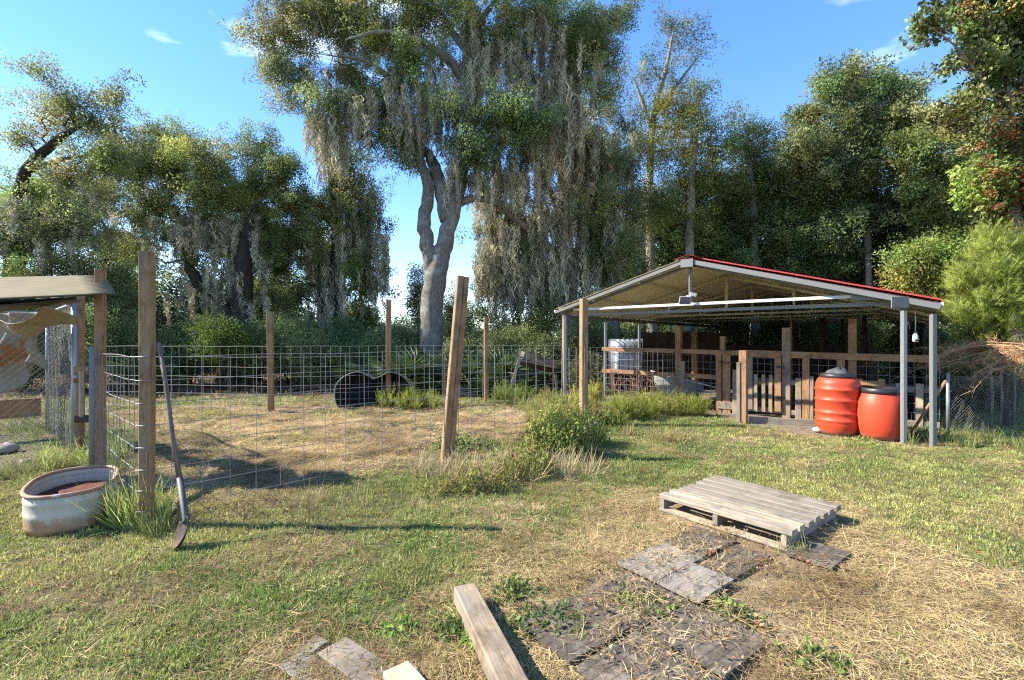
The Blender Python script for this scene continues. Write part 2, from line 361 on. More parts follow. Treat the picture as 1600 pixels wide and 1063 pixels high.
# broken plywood lower left
sp_ = [((520, 1010), (600, 1062), .17, 'cracked grey brown board half covered by straw at the lower left'), ((455, 1030), (560, 1085), .15, 'warped grey board under straw, leftmost of the boards at the lower edge'),
       ((505, 1000), (440, 1040), .10, 'short split board piece at the edge of the green lawn')]
for (p, q, wd, lab) in sp_:
    P0, P1 = gat(*p), gat(*q); P0.z = gz1(P0.x, P0.y) + .008; P1.z = gz1(P1.x, P1.y) + .004
    o = G().board(P0, P1, wd, .02, seg=8, warp=.008).build('old_board', MW['gray'], loc=(P0 + P1) / 2)
    o['label'] = lab; o['category'] = 'board'; o['group'] = 'old mats and boards lying in the dry grass'
# small pale planks at bottom edge
P0 = gat(618, 1062); P1 = gat(690, 1150); P0.z = .05; P1.z = .05
o = G().board(P0, P1, .13, .03, seg=5, warp=.003).build('plank_offcut', MW['light'], loc=P0); o['label'] = 'pale new wooden plank end cut off by the bottom edge of the photo'; o['category'] = 'plank'
P0 = gat(726, 946); P1 = gat(792, 1090); P0.z = .075; P1.z = .085
tb = thing('timber_beam', 'long weathered square timber lying in the grass, running out of the photo', 'timber', (P0.x, P0.y, 0))
G().board(P0, P1 + (P1 - P0) * .6, .135, .10, seg=14, warp=.002, ch=.008).build('beam', MW['timber'], tb)

# ================= PALLET =================
pf = gat(1232, 866); pl = gat(1031, 800); pr = gat(1312, 818)
pa = (pl - pf); pa_l = 1.13; pa.normalize(); pb = Vector((-pa.y, pa.x, 0)) * -1
if pb.x < 0: pb = -pb
pb_l = 1.03; pz = .012
pal = thing('wooden_pallet', 'weathered wooden shipping pallet with thick grey top boards lying in the yard', 'pallet', pf)
def PL(a, b, z): return pf + pa * a + pb * b + Vector((0, 0, z + pz))
hB, hS = .022, .085
for b_ in (.045, pb_l / 2, pb_l - .045):                    # bottom boards, along a
    G().board(PL(-.0, b_, hB / 2), PL(pa_l, b_, hB / 2), .095, hB, seg=6, warp=.002).build('bottom_board', MW['pallet'], pal)
for a_ in (.02, pa_l / 2, pa_l - .045):                    # stringers, along b
    G().board(PL(a_ + .02, .012, hB + hS / 2 + .001), PL(a_ + .02, pb_l - .01, hB + hS / 2 + .001), .042 if a_ != .02 else .04, hS, seg=6, warp=.001).build('stringer', MW['palold'] if a_ > .1 else MW['pallet'], pal)
tb_n = 7; pitch = (pb_l - .0) / tb_n
for k in range(tb_n):
    w_ = pitch - random.uniform(.042, .060); b_ = pitch * (k + .5)
    bl = G().board(PL(-.02 + random.uniform(-.008, .008), b_ - .0, hB + hS + .024), PL(pa_l + random.uniform(-.01, .012), b_ + random.uniform(-.004, .004), hB + hS + .024), w_, .045, seg=8, warp=.0035, ch=.006)
    bl.build('top_board', MW['pallet'] if k < 2 else MW['palold'], pal)
for b_ in (.03, .5, .97):
    pass
nail = G()
for k in range(tb_n):
    for a_ in (.045, pa_l / 2 + .02, pa_l - .025):
        for s_ in (-.03, .03): c_ = PL(a_, pitch * (k + .5) + s_, hB + hS + .0475); nail.tube([c_, c_ + Vector((0, 0, .002))], .004, 6)
nail.build('nail_heads', MRUST, pal, kind='stuff')

# ================= PEN FENCE =================
rowz = [.12, .30, .48, .67, .86, 1.05, 1.25, 1.455]
def wire_panel(p0, p1, r=.003, sp=.2, rows=rowz, mat=None, parent=None, wob=.006, name='wire_panel', vtop=None):
    g_ = G(); p0 = Vector(p0); p1 = Vector(p1); d = p1 - p0; n_ = max(2, int(round(d.length / sp))); dn = d.normalized(); nrm = Vector((-dn.y, dn.x, 0))
    k2 = lambda k, z: nrm * (wob * math.sin(k * 1.7 + z * 4) + wob * .7 * math.sin(k * .43 + z)) + Vector((0, 0, wob * .8 * math.sin(k * .9 + z * 7)))
    for z in rows: g_.tube([p0 + d * (k / n_) + Vector((0, 0, z)) + k2(k, z) for k in range(n_ + 1)], r, 4, cap=False)
    for k in range(n_ + 1): g_.tube([p0 + d * (k / n_) + Vector((0, 0, z)) + k2(k, z) + nrm * r * 1.6 for z in rows], r, 4, cap=False)
    return g_.build(name, mat or MWIRE, parent)
def post(p, h, w_=.14, mat=None, parent=None, lean=(0, 0), rot=None, name='post', label=None, d_=None):
    p = Vector(p); z0 = gz1(p.x, p.y) - .08
    up = Vector((math.cos(rot), math.sin(rot), 0)) if rot is not None else Vector((0, 1, 0))
    o = G().board((p.x, p.y, z0), (p.x + lean[0], p.y + lean[1], h), w_, d_ or w_, up=up, seg=10, warp=.004, ch=.006).build(name, mat or MW['pine'], parent)
    if label: o['label'] = label
    return o
fe = thing('pen_fence', 'wire grid fence on tall square wooden posts around the straw covered pen', 'fence', (A.x, A.y, 0))
dAC = (C - A).normalized(); offn = Vector((dAC.y, -dAC.x, 0)) * .075
post(A, 2.37, .092, MW['pine'], fe, rot=.12, label='tallest square post beside the leaning shovel')
post(B, 2.47, .085, MW['pine'], fe, lean=(.21, .02), rot=.5, label='pale front half of the doubled post leaning to the right', d_=.085)
post(B + Vector((.075, .045, 0)), 2.46, .075, MW['red'], fe, lean=(.21, .02), rot=.5, label='darker back half of the doubled leaning post')
post(C, 2.36, .125, MW['pine'], fe, rot=.35, label='upright square post beside the tall green weeds')
post(D, 2.42, .085, MW['red'], fe, rot=.15, label='orange brown post behind the corrugated kennel roof')
for (px, py, Zf, top, w_) in ((423, 645, None, 487, .115), (607, 0, 11.3, 469, .12), (760, 630, None, 495, .11), (882, 0, 12.0, 493, .11)):
    Z = Zf or HC * F / (py - CY); P = Vector(((px - CX) / F * Z, Z, 0)); post(P, HC + (CY - top) / F * Z, w_, MW['red'] if px > 500 else MW['pine'], fe, rot=.2, lean=(random.uniform(-.02, .02), 0))
# metal gate pipe next to D and slim wooden post
pp = at(143, 600, 5.35); G().tube([(pp.x, pp.y, -.05), (pp.x + .005, pp.y, 1.52)], .026, 10).build('pipe_post', metal('old_pipe', (.24, .225, .20), .7, .1), fe)
pp2 = at(126, 600, 6.9); G().board((pp2.x, pp2.y, -.05), (pp2.x, pp2.y, 2.25), .05, .09, up=(0, 1, 0), seg=6).build('slim_post', MW['red'], fe)
E_ = Vector((-5.3, 10.6, 0)); G1 = Vector((-.65, 12.1, 0)); H1 = Vector((1.25, 12.1, 0)); F1 = Vector((-2.95, 11.4, 0)); Cr = Vector((3.86, 11.2, 0))
wire_panel(A + offn * .0 + Vector((.0, -.085, 0)), B + Vector((.02, -.10, 0)), .0031, .235, parent=fe, mat=MWIREN)
wire_panel(B + Vector((.03, -.10, 0)), C + Vector((0, -.10, 0)), .0031, .235, parent=fe, mat=MWIREN)
wire_panel(C + Vector((.0, -.10, 0)), Cr, .0033, .22, rows=[.12, .28, .44, .6, .78, .96, 1.15, 1.36], parent=fe, mat=MWIREN)
wire_panel(A + Vector((-.085, -.02, 0)), D + Vector((.0, -.09, 0)), .0036, .18, rows=[z + (.0 if z < 1.3 else 0) for z in rowz], parent=fe)
wire_panel(D + Vector((-.08, 0, 0)), K, .0036, .2, parent=fe)
for q0, q1 in ((K, E_), (E_, F1), (F1, G1), (G1, H1)): wire_panel(q0 + Vector((0, -.08, 0)), q1 + Vector((0, -.08, 0)), .0044, .21, rows=[.1, .24, .4, .58, .78, 1.0, 1.22, 1.46], parent=fe)
wire_panel(H1 + Vector((0, -.05, 0)), GL(-2.82, 1.65), .0044, .21, rows=[.1, .24, .4, .58, .78, 1.0, 1.2, 1.4], parent=fe)
# wire staples on post A
st = G()
for z in rowz: st.tube([(A.x - .06, A.y - .052, z), (A.x + .0, A.y - .056, z + .002), (A.x + .06, A.y - .05, z)], .0035, 5)
st.build('fixing_wires', MG, fe, kind='stuff')

# ================= SHOVEL =================
s0 = Vector((-3.085, 4.19, 1.57)); s1 = at(291, 812, 3.80); s2 = Vector(((272 - CX) / F * 3.62, 3.62, .015))
sh = thing('digging_shovel', 'rusty shovel with a long weathered handle leaning on the wire fence', 'shovel', s2)
G().tube([s0, s0 + (s1 - s0) * .25 + Vector((.008, 0, 0)), s0 + (s1 - s0) * .55 + Vector((-.006, 0, .0)), s0 + (s1 - s0) * .8], [.019, .017, .019, .021], 10).build('handle', MW['dark'] if 0 else wood('old_handle', (.10, .07, .05), (.18, .135, .10), (.27, .21, .16), gray=.3), sh)
G().tube([s0 + (s1 - s0) * .78, s1, s1 + (s2 - s1) * .12], [.023, .026, .02], 10).build('socket', metal('dull_iron', (.10, .10, .105), .6, .2), sh)
bd_ = (s2 - s1).normalized(); bx = Vector((.55, -.62, .10)); bx = (bx - bd_ * bx.dot(bd_)).normalized(); bn = bd_.cross(bx); BLn = (s2 - s1).length
def blade(u, v_):
    wd = .098 * (min(1, .55 + 4 * u) if u < .12 else 1.0) * math.sqrt(max(0.004, 1 - max(0, (u - .45) / .55) ** 2.2)); s_ = (v_ - .5) * 2
    return s1 + bd_ * (BLn * u) + bx * (wd * s_) + bn * (.028 * s_ * s_ - .035 * math.sin(u * 2.4))
o = G().grid(blade, 14, 10).build('blade', metal('rusty_blade', (.045, .035, .03), .75, .2, .3, (.10, .05, .03), .5), sh); solid(o, .003)

# ================= STOCK TANK =================
TC = Vector((-4.0, 4.38, 0)); tk = thing('stock_tank', 'small galvanised stock tank with a rusty rim standing in the grass', 'water tank', TC)
ang = math.radians(35); TA, TB_, TH = .52, .30, .32
def tank(a, k, z):
    n_ = 2.6; c_, s_ = math.cos(a), math.sin(a); x = TB_ * k * math.copysign(abs(c_) ** (2 / n_), c_); y = TA * k * math.copysign(abs(s_) ** (2 / n_), s_)
    return TC + Vector((x * math.cos(ang) - y * math.sin(ang), x * math.sin(ang) + y * math.cos(ang), z))
t = NT('galvanised_tank'); p = t.geo(); sz = t.n('SeparateXYZ'); t.l(p, sz.inputs[0]); n = t.noise(p, 7, 6, .65); n2 = t.noise(t.map(p, (14, 14, 2)), 1.5, 4)
zr = t.math('ADD', sz.outputs[2], t.math('MULTIPLY', n, .20))
rf = t.ramp(zr, [(.18, 1.0), (.215, .6), (.235, 0.05), (.42, 0.0), (.47, .6)])
base = t.mix(n2, (.36, .33, .26), (.50, .45, .37)); rust = t.mix(n, (.24, .12, .06), (.42, .27, .17))
MTANK = t.bsdf(t.mix(rf, base, rust), .65, 0, .3, bump=n, bs=.15)
g_ = G(); prof = [(.985, 0), (.99, .05), (1.0, .13), (1.015, .145), (1.0, .16), (1.0, .24), (1.012, .25), (1.0, .26), (1.005, TH)]
N_ = 48
vs = [tank(2 * math.pi * k / N_, kk, z) for kk, z in prof for k in range(N_)]
fs = [(i * N_ + k, i * N_ + (k + 1) % N_, (i + 1) * N_ + (k + 1) % N_, (i + 1) * N_ + k) for i in range(len(prof) - 1) for k in range(N_)]
g_.add(vs, fs, 0, None, True); o = g_.build('wall', MTANK, tk); solid(o, .006, 1)
g_ = G(); g_.tube([tank(2 * math.pi * k / 60, 1.01, TH) for k in range(61)], .017, 8); g_.build('rim', metal('rusty_rim', (.42, .24, .15), .7, .15, .3, (.50, .48, .45), .6), tk)
g_ = G(); vs = [tank(2 * math.pi * k / 40, rr, .16 + .05 * fbm(rr * 3 + k * .3, k * .2, 8).item() if hasattr(fbm(rr, k, 8), 'item') else .16) for rr in (.95, .7, .4, .1) for k in range(40)]
fs = [(i * 40 + k, i * 40 + (k + 1) % 40, (i + 1) * 40 + (k + 1) % 40, (i + 1) * 40 + k) for i in range(3) for k in range(40)] + [tuple(120 + k for k in range(40))]
g_.add(vs, fs); g_.build('sediment', simple('rusty_sediment', (.12, .04, .02), .9, .7, 14), tk)

# ================= KENNEL (left) =================
KC = Vector((-5.82, 6.38, 0)); ku = Vector((-.70, -.714, 0)); kv = Vector((-.75, .66, 0))
kn = thing('chain_link_kennel', 'chain link kennel with galvanised pipe frame at the left edge', 'kennel', KC)
def pipe(p, q, r=.022, nm='pipe', parent=kn, mat=MG): return G().tube([p, (Vector(p) + Vector(q)) / 2, q], r, 10, mat and 0).build(nm, mat, parent)
Z1 = 2.08
k1 = KC + ku * 2.4; k2 = KC + kv * 3.2; k3 = k2 + ku * 2.6
for p_ in (KC, k1, k2, k3): pipe(p_ + Vector((0, 0, -.03)), p_ + Vector((0, 0, Z1)), .033 if p_ is KC else .026, 'upright')
for p_, q_ in ((KC, k1), (KC, k2), (k2, k3)): pipe(p_ + Vector((0, 0, Z1)), q_ + Vector((0, 0, Z1)), .022, 'top_rail')
def chain(p, d, Ln, h, z0=.08, s=.075, r=.0022, parent=kn, name='chain_link_mesh'):
    g_ = G(); nrm = Vector((-d.y, d.x, 0)); n_ = int(Ln / s); hh = h - z0
    for dirn in (1, -1):
        k = -int(hh / s) - 1
        while k * s < Ln:
            a = k * s if dirn == 1 else k * s + hh; x0, x1 = k * s, k * s + hh
            t0, t1 = max(0, -x0 / hh), min(1, (Ln - x0) / hh)
            if t1 > t0 + .01:
                zz = (lambda t_: z0 + hh * t_) if dirn == 1 else (lambda t_: h - hh * t_)
                m_ = max(2, int((t1 - t0) * hh / s))
                g_.tube([p + d * (x0 + hh * (t0 + (t1 - t0) * i / m_)) + nrm * (r * 1.3 * dirn + .012 * math.sin(i * .7 + k)) + Vector((0, 0, zz(t0 + (t1 - t0) * i / m_))) for i in range(m_ + 1)], r, 3, cap=False)
            k += 1
    return g_.build(name, MWIRE, parent, kind='stuff')
chain(KC, ku, 1.6, Z1, s=.085); chain(KC, kv, 3.2, Z1, s=.075, r=.0026); chain(k2, ku, 2.6, Z1, s=.09, r=.003)
# corrugated roof
kr = thing('corrugated_roof_sheet', 'olive corrugated metal roof sheet jutting over the kennel corner', 'roof', (KC.x, KC.y, 2.1))
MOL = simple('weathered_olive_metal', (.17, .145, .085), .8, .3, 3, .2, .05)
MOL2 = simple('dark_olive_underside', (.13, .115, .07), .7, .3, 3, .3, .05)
def sheet(c00, c10, c01, c11, nm, mat, amp=.016, n_=22, parent=kr, along='v', sag=0, th=.002):
    c00, c10, c01, c11 = map(Vector, (c00, c10, c01, c11))
    def fn(u, v_):
        p_ = (c00 * (1 - u) + c10 * u) * (1 - v_) + (c01 * (1 - u) + c11 * u) * v_
        return p_ + Vector((0, 0, amp * math.sin((v_ if along == 'u' else u) * n_ * 6.283) - sag * math.sin(u * 3.14) * math.sin(v_ * 3.14)))
    o = G().grid(fn, *((8, n_ * 4) if along == 'u' else (n_ * 4, 8))).build(nm, mat, parent); solid(o, th); return o
sheet(at(-190, 476, 4.9), at(180, 459, 5.35), at(-190, 437, 5.7), at(163, 431, 5.75), 'sheet', MOL, along='u', n_=14, sag=.03, amp=.02)
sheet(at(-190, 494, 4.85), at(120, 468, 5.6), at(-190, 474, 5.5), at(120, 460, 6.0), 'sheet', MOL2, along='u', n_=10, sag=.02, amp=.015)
G().board(at(-150, 500, 4.3), at(122, 470, 6.2), .09, .035, up=(0, 1, 0), seg=5).build('edge_board', MOL, kr)
# draped canvas and hide inside
cv = G()
def cfn(u, v_):
    p_ = at(-40 + 130 * u, 478 + 26 * math.sin(u * 3.2 + 1) * .5, 6.5 - 1.0 * u); return p_ + Vector((.05 * math.sin(v_ * 7 + u * 5), v_ * .45 + .05 * math.sin(u * 11), -.12 - .18 * v_ * (1 - u * .6) + .05 * math.sin(u * 9 + v_ * 3)))
o = cv.grid(cfn, 24, 12).build('canvas_sheet', simple('pale_canvas', (.42, .35, .27), .9, .2, 5), loc=at(30, 480, 6)); solid(o, .006)
o['label'] = 'crumpled pale canvas sheet sagging under the kennel roof'; o['category'] = 'canvas'
t = NT('stained_hide'); n = t.noise(t.geo(), 1.6, 6, .7, .5); n2 = t.noise(t.geo(), 18, 5, .7)
c = t.mix(t.ramp(n, [(.54, 0.0), (.58, 1.0)]), t.mix(n2, (.16, .14, .115), (.34, .30, .25)), t.mix(n2, (.11, .045, .02), (.40, .19, .08)))
MH = t.bsdf(c, .95, spec=.1, bump=n2, bs=.6)
def hfn(u, v_):
    z = 2.0 - .95 * v_ * (1 - .25 * math.sin(u * 9)); p_ = at(-60 + 128 * u, 500, 7.4 - .6 * u); p_.z = z; return p_ + Vector((.06 * math.sin(u * 14 + v_ * 4), .10 * math.sin(u * 17 + v_ * 3) + .05 * math.sin(v_ * 9), 0))
o = G().grid(hfn, 40, 20).build('hanging_hide', MH, loc=at(0, 560, 7.4)); solid(o, .012)
o['label'] = 'stained white and rust brown hide hanging behind the chain link'; o['category'] = 'hide'
P0 = at(-60, 648, 7.3); P1 = at(64, 641, 7.9); P0.z = .5; P1.z = .5
o = G().board(P0, P1, .30, .04, up=(0, 1, 0), seg=6).build('side_plank', MW['red'], loc=(P0 + P1) / 2 - Vector((0, 0, .5))); o['label'] = 'brown plank on edge low behind the chain link'; o['category'] = 'plank'
# slatted crate
cp = at(131, 620, 5.6); cr_ = thing('slatted_rack', 'narrow slatted wooden rack hanging between the kennel corner and the fence', 'rack', (cp.x, cp.y, .6))
for k in range(4): x = cp.x - .035 + k * .03; G().board((x, cp.y - .03 * k, .72), (x, cp.y - .03 * k, 1.24), .014, .05, up=(0, 1, 0), seg=2).build('slat', MW['light'], cr_)
G().board((cp.x - .09, cp.y, 1.24), (cp.x + .08, cp.y, 1.24), .07, .10, up=(0, 0, 1), seg=2).build('top_block', MW['red'], cr_)
G().board((cp.x - .09, cp.y, 1.13), (cp.x + .03, cp.y, 1.13), .07, .06, up=(0, 0, 1), seg=2).build('shelf', MW['red'], cr_)
G().board((cp.x - .08, cp.y, .68), (cp.x + .09, cp.y, .68), .07, .08, up=(0, 0, 1), seg=2).build('bottom_block', MW['dark'], cr_)
# stones by kennel
MST = simple('limestone', (.34, .30, .25), .9, .3, 9, .2, .5)
def rock(px, py, Z, r, lab, cat='stone', mat=None, sq=.6, group=None):
    P = at(px, py, Z); g_ = G(); vs = []; n_ = 14; m_ = 9; sd = random.randint(0, 99)
    for i in range(m_ + 1):
        for j in range(n_):
            th, ph = math.pi * i / m_, 2 * math.pi * j / n_; q = Vector((math.sin(th) * math.cos(ph), math.sin(th) * math.sin(ph), math.cos(th) * sq))
            vs.append(P + q * r * (.75 + .5 * float(vn(q.x * 2 + 5, q.y * 2 + q.z * 3 + 5, sd))))
    fs = [(i * n_ + j, (i + 1) * n_ + j, (i + 1) * n_ + (j + 1) % n_, i * n_ + (j + 1) % n_) for i in range(m_) for j in range(n_)]
    g_.add(vs, fs, 0, None, True); o = g_.build('stone' if cat == 'stone' else cat.replace(' ', '_'), mat or MST, loc=P); o['label'] = lab; o['category'] = cat
    if group: o['group'] = group
    return o
rock(10, 700, 6.8, .13, 'pale rounded stone at the foot of the kennel mesh, left edge'); rock(40, 722, 6.2, .065, 'small tan stone in grass right of the rounded kennel stone')
rock(930, 662, 8.7, .08, 'dark grey stone at the foot of the weedy fence post')

# ================= CARPORT =================
cpt = thing('metal_carport', 'open metal carport with red corrugated roof over the wooden stalls', 'carport', GL(0, 0))
def slope_z(u): return 3.13 - .283 * abs(u)
uL, uR = -3.16, 3.72; vEnd = 12.2
MRED = simple('red_painted_roofing', (.50, .045, .03), .45, .3, 5, .5, .03)
MBG = simple('beige_roof_underside', (.78, .73, .58), .6, .14, 3, .3, .03)
def roof_side(ua, ub, nm, mat, dz, nrm):
    n_ = 62 if mat is not MRED else 62; g_ = G()
    def prof(k): x = (k % 4); return .0 if x in (0, 1) else .028
    vs = []; nu = 6; m_ = n_ * 4
    for i in range(nu + 1):
        for k in range(m_ + 1):
            v_ = -.12 + (vEnd + .2) * k / m_; u_ = ua + (ub - ua) * i / nu
            vs.append(GL(u_, v_, slope_z(u_) + dz + prof(k)))
    fs = [(i * (m_ + 1) + k, (i + 1) * (m_ + 1) + k, (i + 1) * (m_ + 1) + k + 1, i * (m_ + 1) + k + 1) for i in range(nu) for k in range(m_)]
    g_.add(vs, fs); return g_.build(nm, mat, cpt)
for ua, ub in ((0, uL), (0, uR)):
    roof_side(ua, ub, 'roof_sheet', MRED if ub > 0 else MBG, .105, 1); o = roof_side(ua, ub, 'roof_lining', MBG, .045, -1)
    G().board(GL(ub, -.12, slope_z(ub) + .05), GL(ub, vEnd, slope_z(ub) + .05), .03, .06, seg=2).build('eave_trim', MBG, cpt)
o = G().grid(lambda u, v_: GL((u - .5) * .5, -.16 + (vEnd + .25) * v_, slope_z((u - .5) * .5) + .135), 6, 8).build('ridge_cap', MRED, cpt); solid(o, .003)
G().board(GL(0.01, -.13, slope_z(0) + .01), GL(uR - .02, -.13, slope_z(uR) + .01), .03, .085, up=(0, 0, 1), seg=4).build('front_rafter', MPAINT, cpt)
G().board(GL(-0.01, -.13, slope_z(0) + .02), GL(uL + .02, -.13, slope_z(uL) + .02), .03, .065, up=(0, 0, 1), seg=4).build('front_rafter', MPAINT, cpt)
for k, v_ in enumerate((0, 2.4, 4.8, 7.2, 9.6, 12.0)):
    m_ = MWHITE if k == 0 else MBG; zb = 2.31 if k == 0 else 2.33
    G().board(GL(-2.72, v_ + .03, zb), GL(2.80, v_ + .03, zb), .05, .055, seg=3).build('tie_beam', m_, cpt)
    if k > 0 or True:
        for u1 in (uL + .05, uR - .05): G().board(GL(0, v_ + .09, slope_z(0) - .03), GL(u1, v_ + .09, slope_z(u1) - .03), .05, .06, seg=3).build('rafter', MBG if k else MPAINT, cpt)
    G().board(GL(0, v_ + .03, zb), GL(0, v_ + .03, slope_z(0) - .02), .055, .055, up=(1, 0, 0), seg=2).build('king_post', MPAINT if k == 0 else MBG, cpt)
    if k:
        for u1 in (-1.4, 1.4): G().board(GL(u1, v_ + .03, zb), GL(u1, v_ + .03, slope_z(u1) - .05), .04, .04, up=(1, 0, 0), seg=2).build('web_post', MBG, cpt)
G().board(GL(-2.9, .13, 2.19), GL(3.3, .13, 2.17), .04, .05, seg=3).build('lower_beam', MPAINT, cpt)
for u1 in (-2.2, -1.1, 1.2, 2.4, 3.3): G().board(GL(u1, 0, slope_z(u1) - .01), GL(u1, 12, slope_z(u1) - .01), .06, .03, seg=2).build('purlin', MBG, cpt)
G().board(GL(-2.95, 0, 2.16), GL(-2.95, 12, 2.16), .06, .09, seg=2).build('eave_beam', MPAINT, cpt)
G().board(GL(3.28, .1, 2.10), GL(3.28, 12, 2.10), .06, .09, seg=2).build('eave_beam', MPAINT, cpt)
for (u_, v_, w_, h_) in ((-2.95, 0, .07, 2.22), (-2.95, 1.97, .07, 2.14), (-2.95, 4.05, .07, 2.14), (-2.95, 6.45, .07, 2.14), (-2.95, 9.1, .07, 2.14), (-2.95, 12, .07, 2.14), (3.28, 0, .064, 2.10), (3.28, 4.1, .08, 2.06), (3.28, 8, .08, 2.06), (3.28, 12, .08, 2.06), (3.62, -.02, .068, 2.04), (0, 12, .08, 2.3)):
    b_ = GL(u_, v_, -.05); G().board(b_, b_ + Vector((0, 0, h_)), w_, w_, up=(0, 1, 0), seg=3, ch=.006).build('upright', MG if (u_, v_) != (3.62, -.02) else MPAINT, cpt)
# brackets at beam end
G().board(GL(2.62, -.02, 2.31), GL(2.98, -.02, 2.29), .03, .12, seg=2).build('bracket', MPAINT, cpt)
G().board(GL(-.12, -.165, 3.10), GL(.12, -.165, 3.10), .02, .16, seg=1).build('bracket', MPAINT, cpt)

# solar lights
MSOL = NT('solar_cell'); v = MSOL.bc(); br = MSOL.n('TexBrick'); br.offset = 0; br.inputs['Scale'].default_value = 30; br.inputs['Color1'].default_value = (.02, .022, .035, 1); br.inputs['Color2'].default_value = (.025, .027, .04, 1); br.inputs['Mortar'].default_value = (.12, .12, .13, 1); br.inputs['Mortar Size'].default_value = .01
MSOL.l(v, br.inputs['Vector']); MSOL = MSOL.bsdf(br.outputs['Color'], .2, 0, .6)
p_ = GL(3.24, -.21, 2.17); sp1 = thing('solar_charger', 'small dark solar panel on top of the front right carport post', 'solar panel', p_)
G().board(p_ + Vector((-.13, 0, .0)), p_ + Vector((.13, 0, .0)), .02, .17, seg=1).build('frame', MGREY, sp1)
G().board(p_ + Vector((-.118, -.012, 0)), p_ + Vector((.118, -.012, 0)), .006, .15, seg=1).build('cell', MSOL, sp1)
p_ = GL(-.02, -.1, 2.48); sp2 = thing('solar_floodlight', 'white solar security light fixed to the carport king post', 'lamp', p_)
G().board(p_ + Vector((-.15, 0, -.10)), p_ + Vector((.07, 0, -.10)), .02, .17, up=(0, -.5, 1), seg=1).build('panel_frame', MWHITE, sp2)
G().board(p_ + Vector((-.14, -.014, -.105)), p_ + Vector((.06, -.014, -.105)), .006, .14, up=(0, -.5, 1), seg=1).build('panel_cell', simple('grey_blue_cell', (.16, .18, .22), .3), sp2)
G().board(p_ + Vector((.06, 0, .02)), p_ + Vector((.17, -.02, .0)), .08, .07, seg=1).build('lamp_head', MWHITE, sp2)
G().tube([p_ + Vector((.0, .03, -.02)), p_ + Vector((.06, .0, -.03)), p_ + Vector((.10, -.01, .0))], .018, 8).build('arm', MWHITE, sp2)
p_ = GL(3.42, .35, 1.62); sp3 = thing('hanging_camera', 'small white camera hanging on a cord beside the front right post', 'camera', p_)
G().tube([p_ + Vector((0, 0, .1)), p_ + Vector((0, 0, .48))], .006, 6).build('cord', MWHITE, sp3)
G().lathe([(.001, -.05), (.035, -.05), (.04, -.015), (.035, .05), (.015, .1), (.001, .1)], 16, c=p_).build('body', MWHITE, sp3)
G().lathe([(.001, 0), (.03, 0), (.03, .02)], 12, c=p_ + Vector((-.01, -.05, -.03))).build('lens', MBLK, sp3)

# ---- stall wall ----
sw = thing('stall_wall', 'wooden stall wall with wire grid and low pickets under the carport', 'wall', GL(1, 1.7))
v0 = 1.7
def zt(u): return 1.365 - (u + 2.82) / 6.3 * .085
def zl(u): return .795 - (u + 2.82) / 6.3 * .05
def rail(ua, ub, zf, dz=0, h=.10, mat=None, v_=v0 - .09, nm='rail', t_=.04): return G().board(GL(ua, v_, zf(ua) + dz), GL(ub, v_, zf(ub) + dz), t_, h, seg=6, warp=.003).build(nm, mat or MW['red'], sw)
rail(-2.85, -.93, zt); rail(-.80, .5, zt); rail(.66, 1.32, zt, .01, .11); rail(1.47, 3.75, zt, -.01, .13)
rail(-2.85, -.93, zl); rail(-.80, .02, zl); rail(.66, 1.30, zl, -.02, mat=MW['gray']); rail(1.47, 3.75, zl, -.03, mat=MW['gray'])
rail(-2.85, -.9, lambda u: .10, h=.09, mat=MW['gray']); rail(1.42, 3.75, lambda u: .12, h=.10, mat=MW['gray'])
def spost(u_, v_, h, w_, mat, nm='post', d_=None, r_=0): return G().board(GL(u_, v_, -.05), GL(u_, v_, h), w_, d_ or w_, up=V, seg=8, warp=.003).build(nm, mat, sw)
spost(-.86, v0, 1.92, .13, MW['red']); spost(-.72, v0 - .16, 1.11, .115, MW['gray'], d_=.05, nm='post_sister')
spost(.07, v0 - .08, 1.33, .12, MW['red'], d_=.05, nm='board'); spost(.24, v0 - .10, 1.33, .16, MW['red'], d_=.04, nm='board'); spost(.1, v0 + .1, 1.68, .10, MW['red'])
spost(1.40, v0 - .05, 1.85, .15, MW['timber']); spost(2.50, v0, 2.0, .13, MW['red'])
spost(.88, .42, 1.40, .135, MW['red']); spost(.81, .36, 1.17, .06, MW['gray'], d_=.05, nm='post_sister')
spost(1.75, v0 - .14, 1.25, .12, MW['red'], d_=.03, nm='board'); spost(2.33, v0 - .14, 1.22, .13, MW['red'], d_=.03, nm='board')
G().board(GL(2.44, v0 - .16, .80), GL(3.0, v0 - .16, .80), .035, .09, seg=3).build('board', MW['red'], sw)
for u_ in (.42, 1.62, 1.83, 2.02, 2.2, 2.62, 2.95, 3.2, 3.48): spost(u_, v0 - .135, .84 + random.uniform(-.03, .05) if u_ > .5 else .95, .105, MW['timber'] if u_ < 3 else MW['pallet'], 'picket', d_=.022)
G().board(GL(.05, v0 - .12, .16), GL(.6, v0 - .12, .16), .03, .16, seg=3).build('board', MW['gray'], sw)
zr_ = [.14, .3, .46, .62, .78, .94, 1.1, 1.26]
for ua, ub in ((-2.85, -.9), (-.8, .05), (.3, .7), (1.45, 2.45), (2.55, 3.75)):
    wire_panel(GL(ua, v0 - .03), GL(ub, v0 - .03), .0042, .16, rows=zr_, parent=sw, mat=MWIRE, wob=.003)
sb = thing('sill_board', 'old grey board lying on the ground from the gate post to the barrels', 'board', GL(1, .5))
G().board(GL(.95, .52, .06), GL(2.1, .9, .06), .04, .13, seg=5, warp=.004).build('board', MW['palold'], sb)
rd = Vector(GL(.95, .55, .15)); 
